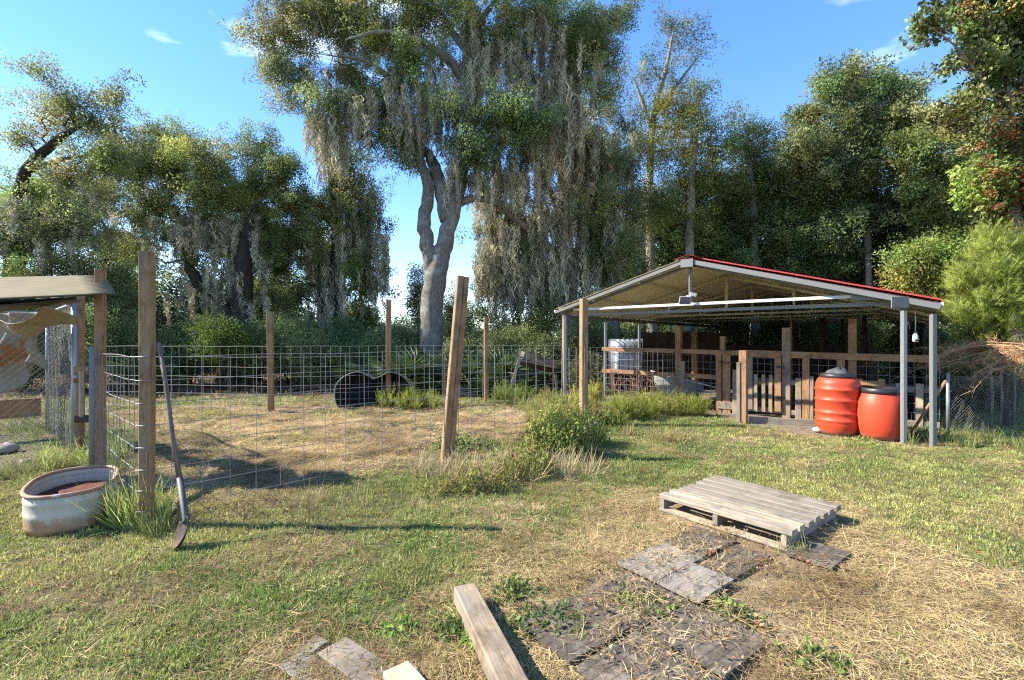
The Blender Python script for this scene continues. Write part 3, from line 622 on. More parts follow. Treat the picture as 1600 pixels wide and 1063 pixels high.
# gate
gt = thing('picket_gate', 'narrow wooden gate with pickets and wire, hinged to the tall grey post', 'gate', GL(1.0, v0))
def gb(ua, za, ub, zb, w_, nm, mat, v_=v0 - .17, t_=.03): return G().board(GL(ua, v_, za), GL(ub, v_, zb), w_, t_, up=-V, seg=4, warp=.002).build(nm, mat, gt)
gb(.74, .13, .74, 1.24, .09, 'stile', MW['gray']); gb(1.26, .13, 1.26, 1.27, .12, 'stile', MW['red'])
gb(.72, 1.29, 1.32, 1.27, .09, 'top_rail', MW['red'], v0 - .2); gb(.72, .70, 1.32, .69, .08, 'mid_rail', MW['red'], v0 - .135); gb(.70, .14, 1.34, .14, .1, 'bottom_rail', MW['gray'], v0 - .135)
for u_ in (.85, 1.0, 1.13): gb(u_, .12, u_, .88, .07, 'picket', MW['timber'], v0 - .2, .02)
wire_panel(GL(.74, v0 - .15), GL(1.26, v0 - .15), .004, .13, rows=[.3, .46, .62, .78, .94, 1.1, 1.22], parent=gt, mat=MWIRE, wob=.002)
for z in (.42, 1.05): G().board(GL(1.24, v0 - .215, z), GL(1.40, v0 - .215, z), .015, .045, seg=1).build('hinge', MBLK, gt)
# corner latch + chain on gate left
lt = G().tube([GL(.1, v0 - .2, 1.12), GL(.2, v0 - .22, 1.13), GL(.26, v0 - .21, 1.09), GL(.33, v0 - .2, 1.12)], .012, 6).build('chain_latch', MBLK, sw)
# thin rusty rods and bamboo poles hanging inside
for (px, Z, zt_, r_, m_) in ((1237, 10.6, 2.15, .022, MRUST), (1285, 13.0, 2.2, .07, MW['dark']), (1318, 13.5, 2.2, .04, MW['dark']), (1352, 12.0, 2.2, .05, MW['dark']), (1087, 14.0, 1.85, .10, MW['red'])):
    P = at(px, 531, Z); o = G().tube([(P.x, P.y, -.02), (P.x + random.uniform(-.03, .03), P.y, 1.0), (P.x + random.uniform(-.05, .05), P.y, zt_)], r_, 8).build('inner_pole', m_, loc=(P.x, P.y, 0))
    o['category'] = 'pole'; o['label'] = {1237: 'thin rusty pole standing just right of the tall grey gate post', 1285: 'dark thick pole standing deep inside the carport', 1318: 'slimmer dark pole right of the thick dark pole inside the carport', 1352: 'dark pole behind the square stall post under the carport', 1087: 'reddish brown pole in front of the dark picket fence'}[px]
# dark sheet wall at right inside
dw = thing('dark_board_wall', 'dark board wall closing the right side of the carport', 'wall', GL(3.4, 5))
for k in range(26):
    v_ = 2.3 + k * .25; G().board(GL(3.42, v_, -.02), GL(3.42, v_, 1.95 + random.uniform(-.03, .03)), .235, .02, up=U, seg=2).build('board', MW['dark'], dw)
# back privacy fence
pfn = thing('dark_privacy_fence', 'dark stained picket fence standing behind the stalls', 'fence', (5.5, 15.8, 0))
k = 0; x = 4.2
while x < 12.5:
    y = 15.6 + (x - 4.2) * .1; h = 1.86 if x < 7.1 else 1.42; G().board((x, y, 0), (x, y, h + random.uniform(-.03, .03)), .135, .02, up=(0, 1, 0), seg=2).build('picket', MW['dark'], pfn); x += .147
for z in (.5, 1.2): G().board((4.1, 15.68, z), (12.5, 16.5, z), .04, .09, seg=2).build('rail', MW['dark'], pfn)
# interior side of stalls: dark back partition
# IBC tote
ib = at(977, 0, 15.2); ib = Vector((ib.x, ib.y, .55)); tt = thing('caged_water_tote', 'white plastic water tote in a metal cage behind the stall rail', 'water tote', ib)
g_ = G(); sx, sy, hz = .43, .45, 1.08
def rb(x, y, z): return ib + Vector((x, y, z))
o = G()
vs = []; N_ = 24
for z, k in ((.12, .94), (.15, 1.0), (.6, 1.0), (1.0, 1.0), (1.04, .94)):
    for j in range(N_):
        a = 2 * math.pi * j / N_; c_, s_ = math.cos(a), math.sin(a); vs.append(rb(sx * .95 * k * math.copysign(abs(c_) ** .3, c_), sy * .95 * k * math.copysign(abs(s_) ** .3, s_), z))
fs = [(i * N_ + k, i * N_ + (k + 1) % N_, (i + 1) * N_ + (k + 1) % N_, (i + 1) * N_ + k) for i in range(4) for k in range(N_)] + [tuple(4 * N_ + k for k in range(N_))]
o.add(vs, fs, 0, None, True); o.build('bottle', simple('milky_plastic', (.62, .66, .72), .4, .08), tt)
g_ = G()
for z in (.14, .38, .62, .86, 1.05): g_.tube([rb(-sx, -sy, z), rb(sx, -sy, z), rb(sx, sy, z), rb(-sx, sy, z), rb(-sx, -sy, z)], .011, 5)
for k in range(7): x = -sx + 2 * sx * k / 6; g_.tube([rb(x, -sy, .1), rb(x, -sy, 1.06)], .011, 5); g_.tube([rb(x, -sy, 1.07), rb(x, sy, 1.07)], .011, 5)
for k in range(7): y = -sy + 2 * sy * k / 6; g_.tube([rb(-sx, y, .1), rb(-sx, y, 1.06)], .011, 5); g_.tube([rb(sx, y, .1), rb(sx, y, 1.06)], .011, 5)
g_.build('cage', metal('cage_steel', (.24, .26, .30), .5, .5), tt)
G().board(rb(-sx, 0, .05), rb(sx, 0, .05), .9, .09, seg=2).build('base_pallet', MGREY, tt)
G().lathe([(.11, 1.04), (.11, 1.09), (.001, 1.1)], 16, c=ib).build('cap', MBLK, tt)
stn = thing('tote_stand', 'dark low timber stand under the caged water tote', 'stand', (ib.x, ib.y, 0))
for sx_ in (-.4, 0, .4): G().board((ib.x + sx_, ib.y - .45, .25), (ib.x + sx_, ib.y + .45, .25), .09, .5, seg=1).build('beam', MW['dark'], stn)
G().board((ib.x - .45, ib.y, .525), (ib.x + .45, ib.y, .525), .92, .04, seg=1).build('deck', MW['dark'], stn)
# clutter inside stall: folded sheet metal + white rods
cl = thing('sheet_metal_trough', 'grey sheet metal trough tilted behind the stall post', 'trough', GL(-1.2, 2.4))
o = G().grid(lambda u, v_: GL(-1.75 + 1.1 * u, 2.3 + .5 * v_, .74 - .2 * u - .55 * abs(math.sin(v_ * 3.14))), 6, 12).build('sheet', simple('dull_sheet', (.28, .30, .29), .5, .2), cl); solid(o, .004)
G().tube([GL(-1.8, 2.25, .80), GL(-.1, 2.0, .50)], .018, 6).build('edge_rod', MWHITE, cl)
for i, (a_, b_, lab) in enumerate((((-.6, 2.2, .32), (.0, 2.0, .42), 'short white pipe lying low behind the stall wire'), ((-.35, 2.3, .22), (.3, 2.1, .30), 'white pipe lying lowest behind the stall wire, right of the other'))):
    o = G().tube([GL(*a_), GL(*b_)], .02, 8).build('white_pipe', MWHITE, loc=GL(*a_)); o['label'] = lab; o['category'] = 'pipe'
    for q in (a_, b_): pass
# stump-like rusty roll at left of stall
rr = thing('rusty_wire_roll', 'roll of rusty wire and bars dumped behind the stall wall left end', 'wire roll', GL(-2.6, 2.2))
g_ = G()
for k in range(16):
    c_ = GL(-2.7 + random.uniform(-.1, .9), 2.3 + random.uniform(-.2, .2), .25 + random.uniform(0, .25)); rad = random.uniform(.12, .26); tlt = random.uniform(-.5, .5)
    g_.tube([c_ + Vector((math.cos(a) * rad, math.sin(a) * rad * .6, math.sin(a) * rad + math.cos(a) * tlt * rad)) for a in [i * .45 for i in range(15)]], .009, 4, cap=False)
g_.build('wire', MRUST, rr)

# ================= BARRELS =================
t = NT('orange_plastic'); p = t.geo(); n = t.noise(p, 5, 5, .6); szp = t.n('SeparateXYZ'); t.l(p, szp.inputs[0])
col = t.mix(n, (.44, .036, .012), (.54, .066, .024)); dz_ = t.ramp(t.math('ADD', szp.outputs[2], t.math('MULTIPLY', n, .12)), [(.09, 1.0), (.17, 0.0)])
col = t.mix(t.mix(.75, 0.0, dz_), col, (.20, .12, .08)); sc_ = t.noise(t.map(p, (30, 30, 5)), 2, 4, .7); col = t.mix(t.ramp(sc_, [(.62, 0.0), (.72, .3)]), col, (.72, .30, .16))
MOR = t.bsdf(col, .5, 0, .35, bump=n, bs=.04)
def fnd(px, py): P = gat(px, py); return P
b1 = fnd(1309, 682); b1 = Vector((b1.x, 8.2, 0)); b1.x = (1309 - CX) / F * 8.2
br1 = thing('ribbed_barrel', 'tall ribbed orange plastic barrel with a black lid', 'barrel', b1)
R1 = .335; H1_ = 1.0
pr_ = [(.001, .0), (.24, .0), (.275, .015), (.30, .06)]
zz = .08
pr_ += [(.318, .10), (.33, .16), (.337, .20)]
for zc in (.24, .37, .58, .76):
    pr_ += [(R1, zc - .02), (R1 + .014, zc), (R1 + .016, zc + .02), (R1 - .004, zc + .035)]
    if zc != .76: pr_ += [(R1 + .002, zc + .08)]
pr_ += [(.332, .84), (.318, .90), (.29, .945), (.25, .965), (.245, 1.0)]
pr_ = [(r * .98 if r > .1 else r, z) for r, z in pr_]
G().lathe(pr_, 56, c=b1).build('body', MOR, br1)
G().lathe([(.001, 1.035), (.22, 1.035), (.245, 1.03), (.262, 1.015), (.264, .965), (.255, .955)], 48, c=b1).build('lid', MBLK, br1)
o = thing('folded_lid_cloth', 'grey crumpled cap lying on the lid of the ribbed barrel', 'cap', b1 + Vector((0, 0, 1.036)))
q = b1 + Vector((.0, -.02, 1.037))
def lf(u, v_): a = u * 6.283; r_ = (1 - v_) * (.17 + .04 * math.sin(a * 3)); return q + Vector((math.cos(a) * r_ + .03 * v_, math.sin(a) * r_ * .8, .09 * (v_ ** .4) * (1 + .3 * math.sin(a * 2 + 1)) - .002 * (1 - v_)))
G().grid(lf, 24, 8).build('cloth', simple('grey_cloth', (.075, .075, .08), .7, .25, 20), o)
b2 = Vector(((1376 - CX) / F * 7.8, 7.8, 0)); br2 = thing('round_barrel', 'shorter smooth orange barrel with a wide black screw lid', 'barrel', b2)
pr2 = [(.001, 0), (.23, 0), (.27, .02), (.30, .09), (.325, .2), (.338, .34), (.34, .46), (.332, .56), (.31, .65), (.275, .72), (.262, .74), (.262, .77)]
G().lathe(pr2, 56, c=b2).build('body', MOR, br2)
G().lathe([(.001, .80), (.20, .80), (.21, .825), (.25, .83), (.272, .815), (.276, .74), (.262, .73)], 56, c=b2).build('lid', MBLK, br2)
# embossed squares
for z, h_ in ((.56, .1), (.13, .08)):
    g_ = G(); a0 = math.radians(-78 + 8); rr_ = .345 if z > .3 else .318
    for (x0, x1, z0, z1) in ((-.05, .05, h_ / 2 - .008, h_ / 2 + .004), (-.05, .05, -h_ / 2 - .004, -h_ / 2 + .008), (-.05, -.04, -h_ / 2, h_ / 2), (.04, .05, -h_ / 2, h_ / 2), (-.03, .02, -.004, .004), (.0, .01, -.02, .03)):
        vs = []
        for dr in (-.012, .004):
            for (x, zq) in ((x0, z0), (x1, z0), (x1, z1), (x0, z1)):
                zz_ = z + zq; rad = np.interp(zz_, [q_[1] for q_ in pr2[1:]], [q_[0] for q_ in pr2[1:]]) + dr; an = a0 + x / rad
                vs.append(b2 + Vector((math.cos(an) * rad, math.sin(an) * rad, zz_)))
        g_.add(vs, [(4, 5, 6, 7), (0, 1, 5, 4), (1, 2, 6, 5), (2, 3, 7, 6), (3, 0, 4, 7)])
    g_.build('embossed_panel', MOR, br2)
g_ = G()
for z in np.arange(.2, .5, .022):
    rad = float(np.interp(z, [q_[1] for q_ in pr2[1:]], [q_[0] for q_ in pr2[1:]])); an = math.radians(-66)
    g_.tube([b2 + Vector((math.cos(an + d) * (rad + .001), math.sin(an + d) * (rad + .001), z)) for d in (-.035, 0, .035)], .003, 4)
g_.build('volume_marks', MOR, br2)
wr = rock(1280, 672, 8.3, .09, 'crumpled white rag beside the ribbed barrel', 'rag', simple('white_rag', (.7, .68, .68), .9), .5)
# leaning brown stick right of post, fence netting
P0 = at(1420, 668, 7.8); P1 = at(1478, 595, 7.3); P0.z = .02
o = G().tube([P0, (P0 + P1) / 2 + Vector((0, 0, .02)), P1], .022, 8).build('leaning_stick', MW['red'], loc=P0); o['label'] = 'brown pole leaning from the ground against the right corner upright'; o['category'] = 'pole'
P0 = Vector(((1481 - CX) / F * 7.9, 7.9, 0))
nf_ = thing('netting_fence', 'low blue grey netting fence with a steel pipe under the dead branches', 'fence', P0)
G().tube([P0, P0 + Vector((0, 0, 1.05))], .024, 10).build('pipe_post', MG, nf_)
chain(P0, Vector((1, .12, 0)).normalized(), 3.2, 1.0, s=.05, r=.0022, parent=nf_, name='netting')

# ================= DEBRIS BEHIND FAR FENCE / IN PEN =================
pd = thing('pond_liner', 'black plastic pond liner with a wavy rim standing on its side in the pen', 'pond liner', at(570, 620, 11.0) * 1)
def outl(a):
    s_ = math.sin(a); c_ = math.cos(a); x = .88 * math.copysign(abs(c_) ** .75, c_); z = .40 + (.48 * s_ if s_ > 0 else .38 * math.copysign(min(1, abs(s_) * 1.8) ** .8, s_)) - (.20 * math.exp(-((x - .02) / .24) ** 2) * s_ if s_ > 0 else 0); return x, max(0.01, z)
pc = Vector(((582 - CX) / F * 11.0, 11.0, .02))
g_ = G(); N_ = 56; vs = []; rows_ = [(1.0, 0), (1.0, .02), (.93, .03), (.88, .25), (.80, .42), (.4, .48), (.01, .48)]
for k, d in rows_:
    for j in range(N_): x, z = outl(2 * math.pi * j / N_); vs.append(pc + Vector((x * k, d + .12 * z, .48 + (z - .48) * k)))
fs = [(i * N_ + j, i * N_ + (j + 1) % N_, (i + 1) * N_ + (j + 1) % N_, (i + 1) * N_ + j) for i in range(len(rows_) - 1) for j in range(N_)]
g_.add(vs, fs, 0, None, True); o = g_.build('shell', simple('matt_black_plastic', (.012, .012, .012), .9, .2), pd); solid(o, .008)
g_ = G(); g_.tube([pc + Vector((outl(2 * math.pi * j / N_)[0], -.005 + .12 * outl(2 * math.pi * j / N_)[1], outl(2 * math.pi * j / N_)[1])) for j in range(N_ + 1)], .012, 6); g_.build('rim', simple('grey_worn_rim', (.16, .16, .165), .5), pd)
pd.location = pc; 
for ch in pd.children: ch.location = ch.location - (pc - Vector(ORG[pd.name]))
# broken deck
bk = thing('broken_deck', 'broken weathered wooden deck section tilted up behind the weeds', 'platform', at(840, 600, 11.6))
q0 = at(812, 562, 11.8); q1 = at(868, 575, 12.6)
for k in range(6):
    t_ = Vector((.02 * k, .17 * k, .03 * k)); G().board(q0 + t_, q1 + t_, .15, .035, up=(0, -.2, 1), seg=3, warp=.01).build('plank', MW['gray'] if k % 2 else MW['palold'], bk)
G().board(q0 + Vector((0, -.02, -.05)), q1 + Vector((0, -.02, -.09)), .04, .16, seg=3).build('beam', MW['dark'], bk)
G().board(q0 + Vector((.0, -.05, .05)), at(800, 600, 11.7), .07, .04, up=(0, 1, 0), seg=3).build('brace', MW['pallet'], bk)
G().board(q1 + Vector((.0, .3, .05)), Vector((q1.x + .1, q1.y + .3, 0)), .07, .04, up=(0, 1, 0), seg=3).build('brace', MW['gray'], bk)
# tarp heap
def heap(px, py, Z, rx, h, lab, name, cat, mat, sd=1):
    P = at(px, py, Z); P.z = 0; g_ = G()
    def fn(u, v_):
        a = u * 6.283; r_ = v_; x = math.cos(a) * r_ * rx; y = math.sin(a) * r_ * rx * .6
        return P + Vector((x, y, h * (1 - v_ ** 2) * (.6 + .8 * float(vn(x * 4 + 9, y * 6 + 9, sd))) + .06 * float(vn(x * 14 + 30, y * 14 + 30, sd)) * (1 - v_) - .01))
    o = g_.grid(fn, 36, 12, smooth=False).build(name, mat, loc=P); o['label'] = lab; o['category'] = cat
heap(735, 580, 14.2, .62, .55, 'crumpled grey and white tarpaulin heap beyond the far fence', 'tarpaulin_heap', 'tarp', simple('grey_tarp', (.50, .52, .56), .5, .35, 5, .4, .4), 4)
heap(690, 590, 15.0, .8, .35, 'dark heap of sheeting left of the pale tarpaulin', 'sheeting_heap', 'tarp', simple('dark_tarp', (.07, .07, .08), .6, .3, 5), 8)
for i, (px, py, Z, Ln, r_, lab) in enumerate(((250, 600, 14.5, 3.2, .12, 'long dark log lying behind the fence, left of the first far post'), (470, 595, 14.8, 2.2, .11, 'dark log lying behind the fence right of the first far post'), (205, 590, 16.5, 2.6, .10, 'thin dark log lying farther back behind the tallest post'), (925, 592, 13.4, .9, .1, 'short dark log behind the tall weeds beside the carport'))):
    P = at(px, py, Z); P.z = r_ * .8; o = G().tube([P + Vector((-Ln / 2 + Ln * k / 6, .12 * math.sin(k), .02 * math.sin(k * 2))) for k in range(7)], [r_ * random.uniform(.85, 1.1) for _ in range(7)], 10).build('fallen_log', MW['dark'], loc=P)
    o['label'] = lab; o['category'] = 'log'; o['group'] = 'logs lying behind the pen fence'
# white far building
fb = thing('white_outbuilding', 'pale low outbuilding far behind the trees, seen left of the first far post', 'building', at(258, 500, 46) - Vector((0, 0, 0)))
fb.location.z = 0; ORG[fb.name] = tuple(fb.location); c_ = Vector(fb.location)
MWB = simple('white_siding', (.62, .63, .66), .7, .08, 2); MRF = simple('grey_shingles', (.33, .33, .35), .8, .15, 6)
g_ = G(); g_.add([c_ + Vector(q) for q in ((-2.5, 0, 0), (6, 0, 0), (6, 6, 0), (-2.5, 6, 0), (-2.5, 0, 2.8), (6, 0, 2.8), (6, 6, 2.8), (-2.5, 6, 2.8), (-2.5, 3, 4.1), (6, 3, 4.1))], [(0, 1, 5, 4), (1, 2, 6, 5), (2, 3, 7, 6), (3, 0, 4, 7), (4, 8, 7), (5, 6, 9)]); g_.build('wall', MWB, fb)
g_ = G()
for y0, y1 in ((-.4, 3), (6.4, 3)): g_.add([c_ + Vector(q) for q in ((-2.9, y0, 2.66), (6.4, y0, 2.66), (6.4, y1, 4.16), (-2.9, y1, 4.16))], [(0, 1, 2, 3)])
o = g_.build('roof', MRF, fb); solid(o, .08)
fw = G().board(c_ + Vector((1, -.03, 1.6)), c_ + Vector((2.2, -.03, 1.6)), .05, .9, seg=1).build('window', MBLK, fb)
# ================= VEGETATION SOURCES =================
def leafmat(name, base, rough=.45, trans=.35, var=.45, spec=.35, tinted=True):
    t = NT(name); a = t.n('Attribute'); a.attribute_name = 'tint'; a.attribute_type = 'INSTANCER'
    lv = t.n('Attribute'); lv.attribute_name = 'lv'; oi = t.n('ObjectInfo')
    s_ = t.math('MULTIPLY_ADD', lv.outputs['Fac'], var * 2); s_.node.inputs[2].default_value = 1 - var
    r_ = t.math('MULTIPLY_ADD', oi.outputs['Random'], .5); r_.node.inputs[2].default_value = .75
    k = t.math('MULTIPLY', s_, r_); kc = t.n('CombineXYZ'); [t.l(k, kc.inputs[i]) for i in range(3)]
    c = t.mix(1.0, a.outputs['Color'] if tinted else base, kc.outputs[0], 'MULTIPLY')
    if tinted: c = t.mix(1.0, c, base, 'MULTIPLY')
    return t.bsdf(c, rough, 0, spec, trans=trans)
ML_OAK = leafmat('oak_leaf', (1, 1, .95), .5, .48, .5, .18)
ML_SOFT = leafmat('soft_leaf', (.95, .95, .95), .6, .42, .35, .25)
ML_MOSS = leafmat('spanish_moss_strand', (1, 1, 1), .95, .35, .4, .05)
ML_GRASS = leafmat('grass_blade', (.88, .86, .84), .5, .35, .45, .35)
ML_STRAW = leafmat('dry_straw', (.82, .79, .75), .75, .15, .45, .15)
def srcobj(name, vs, fs, lv, mat):
    me = bpy.data.meshes.new(name); me.from_pydata([tuple(v) for v in vs], [], fs); me.materials.append(mat)
    a = me.attributes.new('lv', 'FLOAT', 'POINT'); a.data.foreach_set('value', np.array(lv, 'f')); return bpy.data.objects.new(name, me)
def rdir():
    v = R.normal(size=3); return Vector(v / np.linalg.norm(v))
def leaf_cluster(name, n, rad, L_, W_, mat, up=.5, twig=True, droop=0, flat=.75):
    vs = []; fs = []; lv = []
    for i in range(n):
        c = rdir() * (rad * R.random() ** .45); c.z *= flat
        d = (rdir() + c.normalized() * .7 + Vector((0, 0, -droop))).normalized(); nn = (rdir() + Vector((0, 0, up))).normalized()
        s_ = d.cross(nn).normalized(); nn = s_.cross(d); l = L_ * R.uniform(.7, 1.25); w_ = W_ * R.uniform(.75, 1.2); o = len(vs); q = R.random()
        vs += [c, c + d * l * .45 + s_ * w_ * .5 + nn * w_ * .18, c + d * l, c + d * l * .45 - s_ * w_ * .5 + nn * w_ * .18]; lv += [q] * 4; fs += [(o, o + 1, o + 2), (o, o + 2, o + 3)]
    return srcobj(name, vs, fs, lv, mat)
def blade(vs, fs, lv, p, d, l, w_, bend, q, seg=2, grav=1.0):
    p = Vector(p); d = Vector(d).normalized(); s_ = d.cross(Vector((0, 0, 1)));
    s_ = s_.normalized() if s_.length > 1e-3 else Vector((1, 0, 0)); rot = R.uniform(-.6, .6); s_ = (s_ * math.cos(rot) + d.cross(s_) * math.sin(rot)); o = len(vs)
    for i in range(seg):
        k = i / seg; ww = w_ * (1 - .6 * k) * .5; c = p + d * l * k + Vector((0, 0, -grav)) * (bend * l * k * k); vs += [c - s_ * ww, c + s_ * ww]; lv += [q, q]
    vs.append(p + d * l + Vector((0, 0, -grav)) * bend * l); lv.append(q)
    for i in range(seg - 1): a = o + i * 2; fs.append((a, a + 1, a + 3, a + 2))
    a = o + (seg - 1) * 2; fs.append((a, a + 1, a + 2))
def tuft(name, n, rad, l0, l1, w_, spread, bend, mat, seg=2, zlift=0.0, flat=False):
    vs, fs, lv = [], [], []
    for i in range(n):
        a = R.uniform(0, 6.283); r_ = rad * R.random() ** .6; p = Vector((math.cos(a) * r_, math.sin(a) * r_, R.uniform(-.005, zlift)))
        if flat: b = R.uniform(0, 6.283); d = Vector((math.cos(b), math.sin(b), R.uniform(-.05, .35)))
        else: b = a + R.normal() * .8; s_ = abs(R.normal()) * spread; d = Vector((math.cos(b) * s_, math.sin(b) * s_, 1))
        blade(vs, fs, lv, p, d, R.uniform(l0, l1), w_ * R.uniform(.7, 1.3), bend * R.uniform(.3, 1.2), R.random(), seg)
    return srcobj(name, vs, fs, lv, mat)
def frond_src(name, n, L_, mat, nl=.07):       # feathery sprays (dog fennel, cypress)
    vs, fs, lv = [], [], []
    for i in range(n):
        a = R.uniform(0, 6.283); s_ = R.uniform(.1, .8); d = Vector((math.cos(a) * s_, math.sin(a) * s_, 1)).normalized(); l = L_ * R.uniform(.6, 1.1); q = R.random()
        side = d.cross(Vector((0, 0, 1))).normalized(); o = Vector((0, 0, 0)) + rdir() * .03; nn = side.cross(d)
        m_ = 16
        for j in range(2, m_):
            k = j / m_; p = o + d * l * k + Vector((0, 0, -.15 * l * k * k))
            for sg in (-1, 1):
                dd = (d * .8 + side * sg * R.uniform(.5, 1.1) + nn * R.uniform(-.8, .8)).normalized(); blade(vs, fs, lv, p, dd, nl * (1.15 - k * .6) * R.uniform(.7, 1.4), .006, .1, min(1, q * .6 + k * .4), 1)
        blade(vs, fs, lv, o, d, l, .006, .15, .2, 3)
    return srcobj(name, vs, fs, lv, mat)
def moss_src(name, n, rad):
    vs, fs, lv = [], [], []
    for i in range(n):
        z = -.72 * R.random() ** 1.3; a = R.uniform(0, 6.283); r_ = rad * R.random() ** .5 * (1 + z * .9); x, y = math.cos(a) * r_, math.sin(a) * r_; l = R.uniform(.14, .34); w_ = R.uniform(.010, .025); th = R.uniform(0, 3.14); q = R.random(); o = len(vs); m_ = 5
        for k in range(m_):
            t_ = k / m_; ww = w_ * (.6 + .8 * math.sin(3.14 * min(1, t_ * 1.3 + .1))) * (1 - t_ * .6) * .5; cx = x * (1 - .3 * t_) + .03 * math.sin(t_ * 9 + i); cy_ = y * (1 - .3 * t_) + .03 * math.cos(t_ * 8 + i * 2)
            vs += [(cx - ww * math.cos(th), cy_ - ww * math.sin(th), z - l * t_), (cx + ww * math.cos(th), cy_ + ww * math.sin(th), z - l * t_)]; lv += [q, q]; th += .5
        vs.append((x * .4, y * .4, z - l)); lv.append(q)
        for k in range(m_ - 1): b = o + 2 * k; fs.append((b, b + 1, b + 3, b + 2))
        b = o + 2 * (m_ - 1); fs.append((b, b + 1, b + 2))
    return srcobj(name, vs, fs, lv, mat=ML_MOSS)
S = {}
S['oak'] = [leaf_cluster('oak_sprig', 60, .30, .085, .038, ML_OAK) for _ in range(4)]
S['airy'] = [leaf_cluster('airy_sprig', 26, .30, .085, .042, ML_OAK) for _ in range(4)]
S['mid'] = [leaf_cluster('mid_sprig', 52, .32, .115, .058, ML_OAK, up=.8, droop=.2) for _ in range(4)]
S['broad'] = [leaf_cluster('broad_sprig', 46, .30, .10, .060, ML_SOFT, up=.7) for _ in range(3)]
S['vine'] = [leaf_cluster('vine_sprig', 40, .26, .10, .085, ML_SOFT, up=.3, droop=.5) for _ in range(3)]
S['far'] = [leaf_cluster('far_sprig', 40, .8, .22, .13, ML_OAK) for _ in range(3)]
S['moss'] = [moss_src('moss_hank', 44, .105) for _ in range(5)]
S['grass'] = [tuft('grass_tuft', 22, .06, .02, .06, .0055, .75, .35, ML_GRASS) for _ in range(5)]
S['straw'] = [tuft('straw_tuft', 20, .08, .03, .12, .0030, .5, .25, ML_STRAW, seg=3, zlift=.018, flat=True) for _ in range(5)]
S['tall'] = [tuft('tall_grass_tuft', 16, .05, .25, .60, .009, .35, .35, ML_GRASS, seg=4) for _ in range(4)]
S['drytall'] = [tuft('dry_stalk_tuft', 14, .07, .20, .5, .0055, .6, .3, ML_STRAW, seg=4) for _ in range(3)]
S['fennel'] = [frond_src('fennel_spray', 6, .38, ML_SOFT, .055) for _ in range(4)]
S['cedar'] = [frond_src('cedar_spray', 7, .36, ML_SOFT, .075) for _ in range(4)]
S['weed'] = [leaf_cluster('weed_sprig', 22, .07, .035, .022, ML_SOFT, up=1.2, flat=.7) for _ in range(4)]
S['leafbit'] = [leaf_cluster('dead_leaf', 4, .06, .05, .026, ML_STRAW, up=2.5, flat=.12) for _ in range(4)]
S['bush'] = [leaf_cluster('bush_sprig', 34, .13, .055, .024, ML_SOFT, up=.8, flat=1.1) for _ in range(4)]
S['twig'] = [tuft('dead_twig_spray', 9, .05, .25, .5, .007, 1.2, .5, ML_STRAW, seg=4) for _ in range(4)]
GRP = {}
def group_for(key):
    if key in GRP: return GRP[key]
    g = bpy.data.node_groups.new('scatter_' + key, 'GeometryNodeTree')
    g.interface.new_socket('Geometry', in_out='INPUT', socket_type='NodeSocketGeometry'); g.interface.new_socket('Geometry', in_out='OUTPUT', socket_type='NodeSocketGeometry')
    N = g.nodes.new; Lk = g.links.new; gi = N('NodeGroupInput'); go_ = N('NodeGroupOutput'); ip = N('GeometryNodeInstanceOnPoints'); jn = N('GeometryNodeJoinGeometry')
    for s_ in S[key]:
        oi = N('GeometryNodeObjectInfo'); oi.inputs['Object'].default_value = s_; oi.inputs['As Instance'].default_value = True; Lk(oi.outputs['Geometry'], jn.inputs[0])
    def na(nm, ty):
        k = N('GeometryNodeInputNamedAttribute'); k.data_type = ty; k.inputs[0].default_value = nm; return k.outputs[0]
    ip.inputs['Pick Instance'].default_value = True
    Lk(na('vid', 'INT'), ip.inputs['Instance Index']); Lk(na('scl', 'FLOAT_VECTOR'), ip.inputs['Scale'])
    er = N('FunctionNodeEulerToRotation'); Lk(na('rot', 'FLOAT_VECTOR'), er.inputs[0]); Lk(er.outputs[0], ip.inputs['Rotation'])
    Lk(gi.outputs[0], ip.inputs['Points']); Lk(jn.outputs[0], ip.inputs['Instance']); Lk(ip.outputs[0], go_.inputs[0]); GRP[key] = g; return g
CNT = {}
def scatter(name, key, P, rot, scl, tint, parent=None, label=None, cat=None, loc=None):
    P = np.asarray(P, 'f').reshape(-1, 3); n = len(P)
    if n == 0: return None
    org = np.array(ORG.get(parent.name, (0, 0, 0)) if parent is not None else (loc or (0, 0, 0)), 'f')
    me = bpy.data.meshes.new(name); me.vertices.add(n); me.vertices.foreach_set('co', (P - org).ravel().astype('f'))
    def ad(nm, ty, key_, arr): a = me.attributes.new(nm, ty, 'POINT'); a.data.foreach_set(key_, np.ascontiguousarray(arr).ravel())
    scl = np.asarray(scl, 'f'); scl = np.repeat(scl[:, None], 3, 1) if scl.ndim == 1 else scl
    tint = np.asarray(tint, 'f'); tint = np.tile(tint, (n, 1)) if tint.ndim == 1 else tint
    ad('rot', 'FLOAT_VECTOR', 'vector', np.asarray(rot, 'f')); ad('scl', 'FLOAT_VECTOR', 'vector', scl); ad('tint', 'FLOAT_VECTOR', 'vector', tint); ad('vid', 'INT', 'value', R.randint(0, len(S[key]), n).astype('i'))
    o = bpy.data.objects.new(name, me); COL.objects.link(o); o.modifiers.new('scatter', 'NODES').node_group = group_for(key)
    if parent is not None: o.parent = parent
    elif loc is not None: o.location = loc
    o['kind'] = 'stuff'
    if label: o['label'] = label
    if cat: o['category'] = cat
    CNT[key] = CNT.get(key, 0) + n; return o
def rrot(n, tilt=None):
    r_ = R.uniform(0, 6.283, (n, 3))
    if tilt is not None: r_[:, :2] = R.normal(0, tilt, (n, 2))
    return r_

